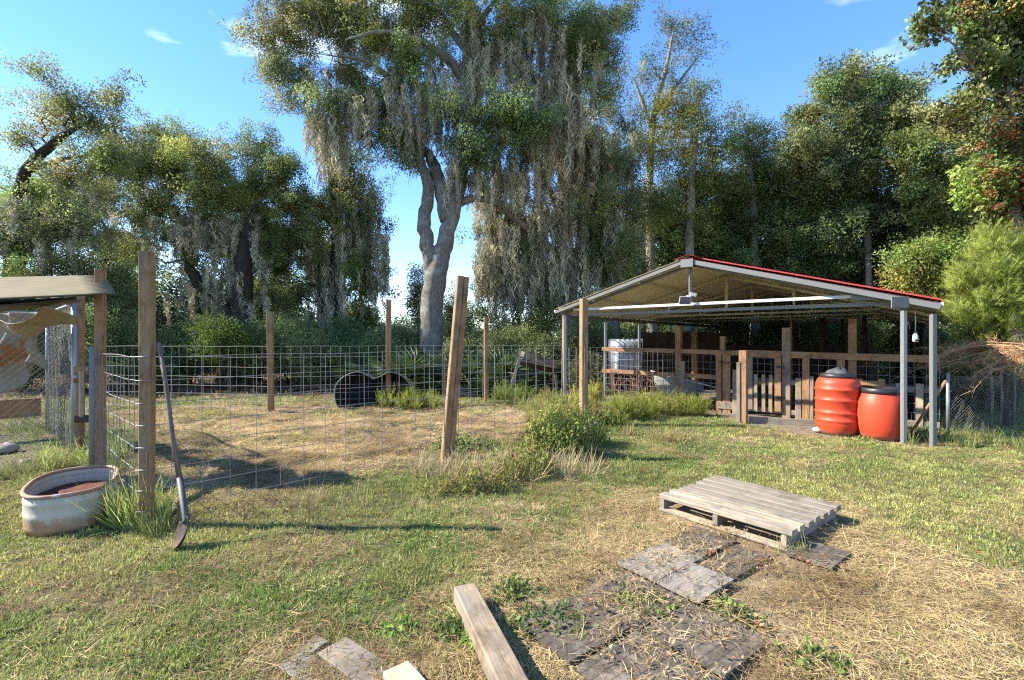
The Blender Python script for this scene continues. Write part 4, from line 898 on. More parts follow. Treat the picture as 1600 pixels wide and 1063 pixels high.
# ================= BARK =================
t = NT('oak_bark'); v = t.bc(); n = t.noise(t.map(v, (3, 16, 16)), 1.6, 6, .7, .8); n2 = t.noise(t.geo(), 2.2, 4, .6)
c = t.ramp(n, [(.25, (.05, .042, .034)), (.5, (.17, .15, .125)), (.75, (.33, .30, .255))]); c = t.mix(t.ramp(n2, [(.5, 0.0), (.62, .65)]), c, (.30, .31, .26))
MBARK = t.bsdf(c, .9, spec=.1, bump=n, bs=1.0, bd=.05)
t = NT('dark_bark'); v = t.bc(); n = t.noise(t.map(v, (3, 16, 16)), 1.6, 6, .7, .8)
MBARK2 = t.bsdf(t.ramp(n, [(.3, (.015, .012, .01)), (.55, (.06, .048, .038)), (.8, (.13, .11, .09))]), .9, spec=.1, bump=n, bs=1.0, bd=.04)
t = NT('pale_bark'); v = t.bc(); n = t.noise(t.map(v, (3, 10, 10)), 1.6, 6, .7, .8)
MBARK3 = t.bsdf(t.ramp(n, [(.3, (.10, .085, .07)), (.55, (.26, .23, .19)), (.8, (.42, .39, .34))]), .9, spec=.1, bump=n, bs=.6, bd=.03)

def smooth_path(pts, rs, sub=4):
    P = []; Q = []; n = len(pts)
    for i in range(n - 1):
        p0, p1, p2, p3 = pts[max(i - 1, 0)], pts[i], pts[i + 1], pts[min(i + 2, n - 1)]
        for k in range(sub):
            t_ = k / sub; P.append(.5 * ((2 * p1) + (p2 - p0) * t_ + (2 * p0 - 5 * p1 + 4 * p2 - p3) * t_ * t_ + (3 * p1 - p0 - 3 * p2 + p3) * t_ ** 3)); Q.append(rs[i] * (1 - t_) + rs[i + 1] * t_)
    P.append(pts[-1]); Q.append(rs[-1]); return P, Q
OAKT = np.array((.085, .115, .045)); 
def tree(name, label, Z, trunks, blobs, key='oak', tint=(.085, .115, .045), bark=None, dens=1.0, moss=0.0, mosspts=(), group=None, tvar=.3, depth=.85, cat='tree', pr=.42, twigs=True, mosst=(.45, .42, .30)):
    bark = bark or MBARK2; W = []   # trunk paths
    gT = G()
    for tr in trunks:
        dz = 0
        if not isinstance(tr[0], tuple): dz, tr = tr[0], tr[1:]
        pts = []; rs = []; nn = len(tr)
        for i, q in enumerate(tr):
            zz = Z + (dz * i / max(1, nn - 1)); P = at(q[0], q[1], zz)
            if i == 0 and q[1] > 545: P.z = -.1
            pts.append(P); rs.append(q[2] / F * zz * .88)
        rs[-1] *= .35
        P, Q = smooth_path(pts, rs)
        if tr[0][1] > 545: Q[0] *= 1.6; Q[1] *= 1.25
        gT.tube([p + Vector((R.normal() * .02, R.normal() * .02, 0)) * (q * 6 if q * 6 < 1 else 1) for p, q in zip(P, Q)], Q, 12, jit=.05); W += list(zip(P, Q))
    base = Vector((W[0][0].x, W[0][0].y, 0)) if W else at(blobs[0][0], 531, Z); base.z = 0
    o = thing(name, label, cat, base, group)
    if W: gT.build('trunk', bark, o)
    Wp = np.array([p[0][:] for p in W]) if W else None
    C_ = []; T_ = []; gB = G(); tips = []
    for bl in blobs:
        px, py, rx, ry = bl[:4]; dn = bl[4] if len(bl) > 4 else 1.0; dz = bl[5] if len(bl) > 5 else R.uniform(-1, 1) * .5 * rx / F * Z; tc_ = bl[6] if len(bl) > 6 else None
        zz = Z + dz; c = at(px, py, zz); rx, ry = rx / F * zz, ry / F * zz; rz = depth * (rx + ry) / 2
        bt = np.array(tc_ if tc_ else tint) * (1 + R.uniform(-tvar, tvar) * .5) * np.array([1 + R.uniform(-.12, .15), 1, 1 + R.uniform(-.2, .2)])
        if W is not None and len(W):
            d = np.linalg.norm(Wp - np.array(c[:]) + np.array([0, 0, .3 * rx]), axis=1); i = int(d.argmin()); p0, r0 = W[i]; r0 = min(r0 * .6, .02 + .035 * rx)
            if d[i] < 6:
                m_ = 6; pp = [p0 + (c - p0) * (k / m_) + Vector((R.normal(), R.normal(), R.normal() + .6 * math.sin(3.14 * k / m_))) * (.09 * d[i] * (0 < k < m_)) for k in range(m_ + 1)]
                gB.tube(pp, [max(.012, r0 * (1 - .75 * k / m_)) for k in range(m_ + 1)], 6)
        npf = max(4, int(4.2 * dn * dens * rx * ry / (pr * pr)))
        dirs = R.normal(size=(npf, 3)); dirs /= np.linalg.norm(dirs, axis=1)[:, None]; rad = R.random(npf) ** .42
        lob = .5 + .95 * vn(dirs[:, 0] * 2.6 + px, dirs[:, 2] * 2.6 + py + dirs[:, 1] * 1.5, 77)
        pf_ = np.array(c[:]) + dirs * rad[:, None] * lob[:, None] * np.array([rx, rz, ry])
        for q in pf_[:: (3 if twigs else 9)]:
            q = Vector(q); m_ = c + (q - c) * .45 + rdir() * .12 * rx; gB.tube([c, m_, q], [.022, .014, .006], 4, cap=False)
        ncl = 7
        cl = np.repeat(pf_, ncl, 0) + R.normal(size=(npf * ncl, 3)) * np.array([pr, pr, pr * .62]) * .62
        tt_ = np.repeat(bt[None] * R.uniform(1 - tvar * 1.5, 1 + tvar * 1.5, (npf, 1)) * np.array([1, 1, 1]) ** 1 * (1 + np.stack([R.normal(0, .10, npf), np.zeros(npf), R.normal(0, .15, npf)], -1)), ncl, 0) * R.uniform(.8, 1.2, (npf * ncl, 1))
        C_.append(cl); T_.append(tt_); tips.append(pf_)
    C_ = np.concatenate(C_); T_ = np.concatenate(T_); keep = (C_[:, 2] > .1) & (vn(C_[:, 0] * 1.5 + C_[:, 1] * .8, C_[:, 2] * 1.5 - C_[:, 1] * .5, 91) * .65 + R.random(len(C_)) * .30 > .335); C_, T_ = C_[keep], T_[keep]
    scatter('crown', key, C_, rrot(len(C_)), R.uniform(.75, 1.2, len(C_)), T_, o)
    if gB.v: ob = gB.build('branchwork', bark, o); ob['kind'] = 'stuff'
    MP, MS = [], []
    if moss > 0:
        tp = np.concatenate(tips); n_ = int(len(tp) * moss * .32); idx = R.randint(0, len(tp), n_); MP.append(tp[idx] + R.normal(size=(n_, 3)) * .15); MS.append(R.uniform(.5, 1.3, n_))
    for (px, py, rx, ry, ln, n_) in mosspts:
        n_ = int(n_ * .7); ln = ln * .85
        zz = Z + R.normal(0, .5, n_); qx = px + rx * R.uniform(-1, 1, n_); qy = py + ry * R.uniform(-1, 1, n_); MP.append(np.stack([(qx - CX) / F * zz, zz, HC - (qy - CY) / F * zz], -1)); MS.append(ln / F * Z * R.uniform(.5, 1.25, n_))
    if MP:
        MP = np.concatenate(MP); MS = np.concatenate(MS); w_ = R.uniform(.8, 1.6, len(MS)) * (1 + .25 * MS)
        scatter('moss', 'moss', MP, rrot(len(MP), .04), np.stack([w_, w_, MS], -1), np.array(mosst) * R.uniform(.6, 1.35, (len(MP), 1)) * np.array([1, 1, 1]) , o)
    return o
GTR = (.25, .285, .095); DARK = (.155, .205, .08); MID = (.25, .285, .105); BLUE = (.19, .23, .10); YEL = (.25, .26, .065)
# left oaks
tree('live_oak', 'spreading oak at the far left with airy dark crown and a bare slanting limb', 16,
 [((18, 560, 14), (20, 440, 12), (22, 360, 11), (35, 280, 9), (60, 245, 8), (98, 213, 6), (140, 190, 3)), ((20, 440, 7), (50, 380, 5), (60, 330, 3)), ((40, 268, 5), (90, 252, 4), (150, 240, 2))],
 [(70, 185, 42, 40, .55), (110, 160, 45, 40, .6), (150, 190, 45, 40, .6), (178, 150, 18, 25, .4), (40, 215, 35, 30, .6), (70, 120, 14, 20, .4), (55, 300, 55, 45), (130, 280, 60, 45), (25, 380, 50, 60, 1, 0, BLUE), (100, 370, 60, 60, 1, 0, BLUE), (20, 450, 60, 50, 1, -1, DARK), (130, 440, 60, 50, .8, 1), (180, 250, 40, 40, .8)],
 'oak', MID, moss=.25, mosspts=[(90, 330, 90, 30, 40, 60), (60, 400, 60, 40, 40, 30)])
tree('live_oak', 'dark rounded oak with a bent black trunk behind the tallest fence post', 18.5,
 [((352, 560, 12), (350, 478, 10), (310, 445, 9), (292, 395, 7), (288, 350, 6), (250, 312, 5), (225, 290, 4)), ((382, 560, 20), (378, 440, 18), (385, 375, 12), (400, 320, 8)), ((385, 375, 8), (350, 340, 6), (320, 310, 4))],
 [(215, 255, 55, 50), (262, 225, 50, 42, .8), (318, 245, 48, 42, .8), (235, 320, 65, 42), (180, 310, 50, 45), (330, 310, 60, 40), (285, 285, 60, 50), (230, 200, 20, 25, .5), (340, 225, 25, 25, .5), (330, 400, 30, 25, .5), (210, 410, 30, 60, .6), (250, 370, 30, 20, .4)],
 'oak', MID, moss=.35, mosspts=[(260, 340, 60, 20, 50, 60), (340, 350, 70, 25, 65, 110), (370, 420, 50, 60, 60, 90), (310, 420, 30, 30, 60, 40), (300, 470, 40, 30, 45, 30), (215, 370, 30, 20, 60, 30)])
tree('live_oak', 'bright yellow green oak with moss hung trunk between two far fence posts', 20,
 [((522, 560, 17), (522, 480, 16), (530, 400, 13), (525, 330, 10), (520, 255, 8), (512, 200, 6)), ((500, 560, 12), (505, 470, 11), (500, 400, 7)), ((530, 400, 8), (565, 360, 6), (585, 320, 4)), ((527, 350, 7), (470, 320, 6), (430, 290, 4))],
 [(402, 225, 38, 35, .9), (440, 268, 55, 40), (385, 290, 60, 45, 1), (465, 320, 65, 45, 1, None or 0, GTR), (400, 340, 60, 40, 1, -.6, GTR), (545, 290, 50, 45, 1, 0, GTR), (500, 360, 60, 45, 1, 0, GTR), (440, 390, 60, 40), (565, 360, 36, 50), (530, 245, 26, 36, .8, 0, GTR), (470, 440, 50, 40, .8, 0, MID), (570, 430, 30, 50, .6), (420, 460, 40, 40, .8)],
 'oak', (.18, .22, .08), moss=.25, mosspts=[(515, 200, 12, 30, 90, 20), (560, 330, 40, 40, 80, 90), (585, 400, 22, 40, 80, 60), (510, 430, 30, 60, 90, 110), (520, 280, 14, 40, 60, 20), (440, 370, 50, 30, 50, 50)])
tree('background_oak', 'hazy green oak filling the gaps behind the three left hand oaks', 24,
 [((160, 560, 8), (165, 420, 6), (180, 340, 4)), ((430, 560, 9), (435, 430, 7), (425, 350, 4))],
 [(60, 330, 60, 50, .8), (130, 360, 60, 50, .8), (180, 400, 40, 40, .8), (160, 470, 50, 40), (20, 480, 50, 40), (90, 500, 60, 30), (230, 370, 45, 35, .6), (310, 360, 60, 40, .7), (320, 490, 60, 25, .7), (400, 380, 60, 50, .9), (440, 460, 50, 40, .9), (500, 400, 60, 40, .8), (560, 430, 40, 50, .7), (400, 490, 50, 30), (560, 500, 50, 24, .7)],
 'mid', (.20, .245, .11), dens=.8)
# main oak
tree('live_oak', 'great central live oak with forked grey trunk and curtains of spanish moss', 17,
 [((674, 600, 23), (675, 520, 20), (677, 460, 20), (683, 420, 19), (691, 392, 16), (700, 360, 14), (712, 315, 13), (722, 270, 12), (730, 220, 12), (737, 160, 12), (738, 90, 11), (735, 10, 9), (732, -60, 7)), ((680, 470, 13), (675, 425, 14), (668, 385, 13), (662, 350, 12), (668, 312, 11), (665, 272, 9), (642, 225, 8), (615, 195, 6), (590, 160, 5)),
  (.8, (698, 345, 12), (690, 305, 12), (682, 268, 11), (668, 240, 8), (645, 215, 6)),
  (-1.5, (735, 150, 8), (705, 100, 7), (660, 65, 6), (600, 50, 4), (540, 62, 3)), (-1, (650, 232, 6), (610, 130, 5), (570, 95, 4), (520, 88, 3)),
  (1, (738, 120, 8), (772, 92, 7), (812, 60, 5), (855, 30, 4)), ((715, 318, 8), (745, 310, 6), (792, 322, 5), (812, 330, 3)), (-1, (735, 200, 7), (770, 160, 5), (800, 140, 4)), ((736, 60, 7), (760, 20, 5), (790, -20, 4)), ((736, 90, 7), (700, 40, 6), (670, -10, 5))],
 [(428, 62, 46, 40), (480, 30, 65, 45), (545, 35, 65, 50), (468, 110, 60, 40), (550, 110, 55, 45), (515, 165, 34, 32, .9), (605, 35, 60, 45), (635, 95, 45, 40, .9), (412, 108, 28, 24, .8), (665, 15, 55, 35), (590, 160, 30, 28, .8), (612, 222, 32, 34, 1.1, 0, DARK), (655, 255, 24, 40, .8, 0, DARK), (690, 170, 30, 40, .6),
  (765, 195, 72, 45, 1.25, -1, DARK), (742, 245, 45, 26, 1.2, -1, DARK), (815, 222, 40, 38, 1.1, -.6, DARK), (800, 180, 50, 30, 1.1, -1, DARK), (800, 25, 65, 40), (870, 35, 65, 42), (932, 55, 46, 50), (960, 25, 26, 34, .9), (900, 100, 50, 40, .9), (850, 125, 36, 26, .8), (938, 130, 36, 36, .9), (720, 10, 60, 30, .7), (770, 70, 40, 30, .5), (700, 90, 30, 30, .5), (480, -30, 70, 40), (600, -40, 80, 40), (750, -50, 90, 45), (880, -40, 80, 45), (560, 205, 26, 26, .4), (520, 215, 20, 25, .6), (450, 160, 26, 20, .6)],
 'oak', MID, bark=MBARK, moss=.28, dens=1.05,
 mosspts=[(510, 185, 30, 25, 100, 55), (555, 155, 40, 20, 70, 60), (590, 175, 30, 20, 60, 30), (640, 140, 40, 40, 90, 90), (625, 40, 30, 25, 70, 40), (740, 60, 18, 60, 110, 80), (700, 130, 30, 40, 80, 70), (780, 85, 45, 30, 80, 110), (830, 60, 50, 40, 90, 90), (870, 150, 40, 40, 110, 110), (900, 90, 40, 30, 70, 60), (650, 190, 14, 14, 110, 25), (640, 60, 60, 30, 50, 50), (760, 255, 60, 20, 85, 120), (700, 210, 20, 20, 60, 20), (505, 120, 30, 30, 50, 25), (835, 270, 30, 20, 50, 30)])
tree('live_oak', 'moss draped oak with a long limb arching left, behind the carport corner', 19,
 [((893, 600, 16), (893, 480, 14), (886, 430, 14), (880, 400, 13), (888, 340, 12), (898, 280, 9), (905, 200, 7), (900, 120, 6), (895, 60, 4)), (-1.5, (888, 428, 11), (850, 380, 8), (815, 350, 7), (790, 330, 6), (760, 303, 5), (745, 270, 4), (730, 240, 3)), ((888, 345, 8), (868, 318, 7), (845, 270, 6), (830, 220, 4)), ((892, 420, 8), (925, 340, 6), (940, 290, 5), (975, 250, 3)), ((960, 560, 11), (956, 400, 10), (950, 330, 9), (938, 280, 7), (925, 230, 5))],
 [(900, 235, 50, 42), (958, 255, 46, 50), (825, 305, 45, 34, .6), (930, 320, 55, 45), (800, 400, 34, 34, .6), (865, 470, 44, 40, .8), (760, 350, 26, 34, .5), (960, 400, 50, 60), (775, 440, 34, 45, .8, 0, GTR), (975, 190, 40, 40, .9), (925, 180, 40, 30, .8), (920, 400, 30, 50, .7), (830, 510, 50, 30, .8, 0, GTR), (760, 495, 40, 30, .7, 0, GTR), (850, 390, 30, 20, .4), (990, 320, 30, 60), (985, 460, 40, 40)],
 'oak', BLUE, bark=MBARK, moss=.4, mosspts=[(880, 190, 50, 25, 110, 120), (920, 250, 45, 40, 110, 120), (830, 330, 60, 30, 110, 170), (780, 370, 40, 40, 120, 120), (860, 400, 60, 30, 100, 150), (830, 420, 70, 30, 90, 120), (940, 350, 30, 50, 100, 80), (760, 300, 20, 20, 80, 40), (960, 220, 30, 30, 70, 40), (900, 320, 30, 30, 100, 60), (850, 260, 40, 30, 70, 40), (990, 400, 20, 40, 80, 30)])
tree('tall_thin_tree', 'tall thin tree with sparse top rising against the sky right of the central oak', 21,
 [((1020, 560, 9), (1015, 300, 7), (1022, 180, 5), (1040, 110, 4), (1052, 50, 3)), ((1022, 180, 4), (1060, 130, 3), (1090, 90, 2)), ((1018, 200, 4), (1000, 150, 3), (990, 120, 2))],
 [(1052, 38, 40, 28, .55), (1088, 88, 26, 28, .55), (1020, 105, 36, 30, .5), (1045, 70, 26, 30, .5), (1078, 52, 26, 22, .5), (1005, 150, 40, 30, .6), (1060, 130, 36, 20, .5), (1000, 210, 50, 40, .9), (1040, 200, 46, 44, .9, 0, GTR)], 'airy', (.16, .19, .09), bark=MBARK3, moss=.12)
tree('sweetgum_tree', 'yellow green tree with soft crown right of the tall thin tree', 20,
 [((1075, 560, 9), (1078, 350, 7), (1085, 240, 5), (1090, 190, 3))],
 [(1058, 175, 44, 30, .9, 0, (.19, .20, .04)), (1092, 150, 26, 26, .8, 0, (.20, .21, .05)), (1080, 215, 55, 42, 1, 0, YEL), (1035, 235, 45, 40, 1), (1108, 215, 46, 40, .9), (1070, 290, 55, 50), (1120, 280, 40, 40), (1020, 300, 40, 40), (1060, 350, 60, 40)], 'airy', (.22, .25, .07), bark=MBARK3, dens=1.5)
tree('sweetgum_tree', 'pale olive tree with thin top between the yellow green tree and the tall leafy tree', 21,
 [((1180, 560, 8), (1178, 330, 6), (1170, 250, 4), (1165, 200, 3))], [(1168, 195, 34, 24, .55, 0, YEL), (1200, 205, 36, 28, .6), (1150, 230, 34, 26, .7), (1185, 240, 50, 36, .9), (1150, 290, 60, 50), (1215, 290, 55, 50), (1180, 340, 60, 45)], 'airy', (.18, .21, .08), bark=MBARK3, dens=1.4)
tree('water_oak', 'tall leafy tree with pale trunk showing above the carport right half', 19,
 [((1362, 560, 6), (1354, 300, 5), (1350, 262, 4), (1332, 205, 5), (1310, 150, 3)), ((1352, 280, 5), (1375, 200, 4), (1385, 150, 3))],
 [(1288, 125, 30, 28, .7), (1325, 130, 46, 34, .8), (1366, 128, 44, 42, .9), (1270, 185, 40, 42, .9), (1312, 200, 55, 46), (1372, 190, 50, 46), (1400, 150, 36, 36, .8), (1355, 260, 60, 46, .9), (1295, 270, 60, 50), (1420, 205, 34, 34, .8), (1255, 250, 40, 40, .9)], 'mid', (.21, .24, .10), bark=MBARK3)
tree('laurel_oak', 'dense dark oak filling the wood directly above the carport ridge', 22,
 [((1110, 560, 12), (1112, 420, 10), (1125, 350, 7)), ((1232, 560, 12), (1230, 420, 10), (1225, 330, 7))],
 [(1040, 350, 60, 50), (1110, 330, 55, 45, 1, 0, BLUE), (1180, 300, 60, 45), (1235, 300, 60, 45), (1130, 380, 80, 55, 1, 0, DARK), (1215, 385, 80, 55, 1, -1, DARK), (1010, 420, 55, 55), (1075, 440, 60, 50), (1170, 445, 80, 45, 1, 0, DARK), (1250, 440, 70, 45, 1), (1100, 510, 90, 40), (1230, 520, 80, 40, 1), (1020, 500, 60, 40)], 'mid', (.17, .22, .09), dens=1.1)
tree('laurel_oak', 'dense olive oak behind the right half of the carport roof', 20,
 [((1310, 560, 12), (1308, 420, 10), (1315, 350, 7)), ((1420, 560, 12), (1415, 400, 10), (1400, 320, 7))],
 [(1300, 340, 65, 50), (1370, 330, 65, 50), (1430, 310, 55, 50), (1290, 410, 65, 45, 1, 0, DARK), (1370, 410, 75, 45), (1440, 380, 55, 50, 1, 0, MID), (1330, 470, 70, 40), (1420, 460, 60, 45, 1, 0, DARK), (1330, 530, 80, 40), (1430, 530, 60, 40, 1, 0, DARK), (1480, 440, 50, 50, 1, 0, DARK)], 'mid', (.20, .24, .10), dens=1.1)
tree('laurel_oak', 'olive green oak whose top reaches left of the reddish vine covered tree', 17,
 [((1470, 560, 11), (1472, 400, 9), (1465, 300, 7), (1450, 220, 5))], [(1442, 235, 40, 36, .9), (1470, 290, 55, 50), (1480, 215, 46, 50, 1), (1450, 300, 40, 40), (1500, 330, 60, 60), (1520, 400, 60, 60), (1470, 380, 50, 50), (1445, 180, 22, 30, .4), (1580, 420, 50, 60), (1560, 500, 60, 50, 1, 0, DARK)], 'mid', (.21, .25, .09), dens=1.05)
tree('maple_tree', 'vine clad tree at the far right with reddish brown autumn leaves', 11.5,
 [((1590, 560, 12), (1585, 350, 10), (1580, 200, 7), (1570, 60, 5)), (-1, (1582, 200, 3), (1530, 120, 2.2), (1490, 70, 1.6), (1450, 40, .8)), ((1575, 100, 2.5), (1530, 60, 1.6), (1490, 20, 1)), ((1583, 150, 4), (1620, 60, 4), (1640, 0, 3))],
 [(1565, 40, 60, 50), (1615, 50, 70, 60), (1560, 120, 50, 42), (1600, 170, 60, 55, 1, 0, (.25, .25, .09)), (1535, 95, 36, 30, .6), (1500, 60, 30, 22, .35), (1462, 42, 30, 16, .22), (1485, 110, 26, 20, .3), (1530, 175, 36, 36, .8), (1560, 220, 55, 42, 1, 0, (.25, .25, .09)), (1600, 270, 60, 60, 1, 0, (.25, .21, .08)), (1540, 280, 46, 42), (1590, 335, 55, 40), (1520, 150, 30, 20, .4), (1500, 10, 40, 20, .4), (1570, -20, 80, 40), (1650, 200, 50, 200, .8)],
 'vine', (.22, .26, .085), bark=MBARK3, pr=.30, dens=.55, tvar=.5)
# red/orange leaves sprinkled on maple
mp = []
for (px, py, rx, ry) in ((1590, 180, 50, 50), (1560, 230, 50, 40), (1600, 290, 40, 60), (1540, 40, 40, 60), (1590, 340, 30, 30), (1560, 300, 40, 40)):
    for _ in range(7): mp.append(tuple(at(px + R.uniform(-rx, rx), py + R.uniform(-ry, ry), 10.9 + R.uniform(-.3, .8))))
mt = bpy.data.objects['maple_tree'] if 'maple_tree' in bpy.data.objects else None
scatter('red_leaves', 'vine', mp, rrot(len(mp)), R.uniform(.35, .7, len(mp)), np.array((.34, .13, .05)) * R.uniform(.6, 1.3, (len(mp), 1)), mt)
tree('small_tree', 'low yellow olive sapling just behind the golden cedar', 13.5,
 [((1440, 560, 5), (1445, 460, 4), (1450, 410, 3))], [(1440, 405, 44, 26, .9), (1420, 435, 34, 24, .9), (1470, 440, 40, 40), (1460, 395, 36, 24, .8)], 'airy', (.25, .31, .08), dens=1.8, pr=.32)
# golden cedar (feathery) with dead lower branches
def feather(name, label, Z, blobs, key, tint, trunk, cat, dens, pr, scl=(.8, 1.3), tv=.25):
    o = thing(name, label, cat, Vector((trunk[0][0], trunk[0][1], 0))); g_ = G(); P, Q = smooth_path([Vector(q[:3]) for q in trunk], [q[3] for q in trunk]); g_.tube(P, Q, 8, jit=.1); g_.build('trunk', MBARK2, o)
    C_ = []; T_ = []; RT = []
    for (px, py, rx, ry, dn, tc_) in blobs:
        c = at(px, py, Z); rx, ry = rx / F * Z, ry / F * Z; n_ = int(dens * dn * rx * ry / pr ** 2); d = R.normal(size=(n_, 3)); d /= np.linalg.norm(d, axis=1)[:, None]; q = np.array(c[:]) + d * (R.random(n_) ** .5)[:, None] * np.array([rx, (rx + ry) * .45, ry])
        C_.append(q); T_.append(np.array(tc_ or tint)[None] * R.uniform(1 - tv, 1 + tv, (n_, 1))); rt = np.zeros((n_, 3)); rt[:, 2] = np.arctan2(-d[:, 0], d[:, 1]); rt[:, 0] = -R.uniform(.2, 1.1, n_); RT.append(rt)
    C_ = np.concatenate(C_); scatter('crown', key, C_, np.concatenate(RT), R.uniform(scl[0], scl[1], len(C_)), np.concatenate(T_), o); return o
cz = 8.9; cb = at(1570, 531, cz)
ced = feather('golden_cedar', 'feathery bright yellow green cedar beside the carport at the right edge', cz, [(1545, 380, 22, 26, .8, None), (1560, 430, 50, 50, 1, None), (1510, 450, 34, 30, .9, None), (1535, 480, 56, 50, 1, None), (1500, 490, 30, 26, .8, None), (1590, 490, 46, 60, 1, None), (1545, 530, 46, 30, .9, (.20, .24, .05)), (1590, 400, 26, 40, 1, None), (1620, 450, 40, 90, 1, None), (1500, 535, 26, 16, .4, (.15, .2, .05))], 'cedar', (.31, .37, .075), [(cb.x, cz, 0, .07), (cb.x - .05, cz, 1.2, .06), (cb.x - .1, cz, 2.2, .04), (cb.x - .2, cz, 3.2, .02)], 'tree', 26, .32)
gd = G(); nd = []
for k in range(48):
    a = R.uniform(2.5, 4.6); st_ = Vector((cb.x + R.uniform(-.5, .3), cz + R.uniform(-.9, .1), R.uniform(1.1, 1.5))); l = R.uniform(.6, 1.75); pts = []
    for i in range(7): q = i / 6; pts.append(st_ + Vector((math.cos(a) * l * q, math.sin(a) * l * q * .8, .12 * math.sin(q * 3) - .30 * q * q * l * .6)) + rdir() * .02); (nd.append(pts[-1]) if i > 1 else None); (nd.append(pts[-1] + rdir() * .08) if i > 1 else None)
    gd.tube(pts, [.014 * (1 - .7 * i / 6) for i in range(7)], 4, cap=False)
MDB = simple('dead_branch', (.50, .30, .17), .9, .3, 20); ob = gd.build('dead_branches', MDB, ced); ob['kind'] = 'stuff'
nd = np.array([q[:] for q in nd]); rt = rrot(len(nd), .6); rt[:, 0] += 2.2
scatter('dead_needles', 'twig', nd, rt, R.uniform(.3, .7, len(nd)), np.array((.52, .31, .16)) * R.uniform(.6, 1.3, (len(nd), 1)), ced)
for i, px in enumerate((1548, 1563, 1583)):
    P = at(px, 531, 8.6 + .2 * i); gg = G().tube([(P.x, P.y, 0), (P.x + .03, P.y, .6), (P.x - .02, P.y, 1.3)], .022, 7).build('sapling_stem', MBARK3, loc=(P.x, P.y, 0)); gg['label'] = ['thin bare stem behind the netting, leftmost of the three stems', 'thin bare stem behind the netting, middle of the three stems', 'thin bare stem behind the netting, rightmost of the three stems'][i]; gg['category'] = 'stem'
# ---- far woods (mass) ----
def mass(name, label, n, fx, key, tint, s0, s1):
    P = np.array([fx() for _ in range(n)]); return scatter(name, key, P, rrot(n), R.uniform(s0, s1, n), np.array(tint) * R.uniform(.6, 1.35, (n, 1)), None, label, 'woodland')
def fw1():
    x = R.uniform(-75, 60); y = R.uniform(42, 60); h = 2.6 + 1.8 * vn(x * .25, 3, 4) + (x > 10) * 2
    return (x, y, R.uniform(0, 1) ** .7 * h)
mass('far_treeline', 'low hazy green tree line far beyond the pen', 5200, fw1, 'far', (.14, .18, .11), .8, 1.3)
def fw2():
    x = R.uniform(5, 48); y = R.uniform(26, 36); h = 6 + 4.5 * float(vn(x * .3, 8, 14)); return (x, y, R.random() * h)
mass('background_wood', 'deep dark wood behind the right hand trees and carport', 5200, fw2, 'far', (.09, .12, .06), .7, 1.1)
def fw3():
    x = R.uniform(-30, -13); y = R.uniform(22, 30); h = 3.0 + 3.5 * float(vn(x * .3, 8, 18)); return (x, y, R.random() * h)
mass('background_thicket', 'dark thicket behind the oaks at the far left', 1800, fw3, 'far', (.09, .12, .06), .6, .9)

# ---- understory shrubs ----
def shrub(px, py, Z, rx, ry, label, key='broad', tint=(.06, .09, .035), dn=1.0, name='shrub', cat='shrub', tv=.35, sc=(.7, 1.1)):
    c = at(px, py, Z); rx, ry = rx / F * Z, ry / F * Z; o = thing(name, label, cat, Vector((c.x, c.y, 0)))
    g_ = G()
    for k in range(7):
        a = R.uniform(0, 6.28); q = Vector((c.x + math.cos(a) * rx * .6, c.y + math.sin(a) * rx * .5, c.z + R.uniform(-.2, .5) * ry)); g_.tube([(c.x + R.normal() * .06, c.y + R.normal() * .06, 0), (Vector((c.x, c.y, 0)) + q) / 2 + rdir() * .08, q], [.022, .015, .006], 5, cap=False)
    g_.build('stem', MBARK2, o)
    n_ = int(55 * dn * rx * ry / .3 + 12); d = R.normal(size=(n_, 3)); d /= np.linalg.norm(d, axis=1)[:, None]; lob = .7 + .55 * vn(d[:, 0] * 2.5 + px, d[:, 2] * 2.5 + d[:, 1], 5)
    q = np.array(c[:]) + d * (R.random(n_) ** .45 * lob)[:, None] * np.array([rx, (rx + ry) * .4, ry]); q[:, 2] = np.abs(q[:, 2]) + .03
    scatter('foliage', key, q, rrot(n_), R.uniform(sc[0], sc[1], n_), np.array(tint) * R.uniform(1 - tv, 1 + tv, (n_, 1)), o); return o
sh_ = [(40, 540, 15, 70, 70, DARK), (150, 530, 14.5, 60, 60, DARK), (215, 560, 16, 50, 40, DARK), (180, 470, 17, 50, 60, BLUE), (300, 545, 15.5, 55, 45, DARK), (345, 535, 14.6, 42, 42, (.10, .15, .03)), (395, 550, 15.5, 50, 40, DARK), (450, 535, 17, 55, 50, DARK), (480, 560, 15.5, 50, 38, BLUE), (545, 545, 18, 50, 45, DARK), (590, 560, 16, 50, 40, DARK), (625, 545, 17.5, 50, 42, BLUE), (655, 470, 20, 24, 50, BLUE), (710, 500, 22, 28, 50, (.08, .11, .05)), (735, 560, 16.5, 50, 34, DARK), (800, 545, 18, 60, 40, MID), (860, 560, 16, 50, 36, (.12, .14, .05)), (925, 540, 17.5, 50, 50, BLUE), (560, 500, 22, 40, 30, DARK), (420, 500, 20, 50, 50, DARK), (1000, 560, 19, 70, 50, DARK), (1110, 550, 20, 80, 50, MID), (1230, 550, 19, 80, 50, DARK), (1340, 550, 19, 80, 50, MID), (1450, 560, 14, 60, 60, DARK), (1540, 600, 10.8, 70, 45, DARK), (820, 590, 14.5, 40, 22, (.13, .15, .06)), (915, 585, 14.2, 30, 26, (.12, .13, .07))]
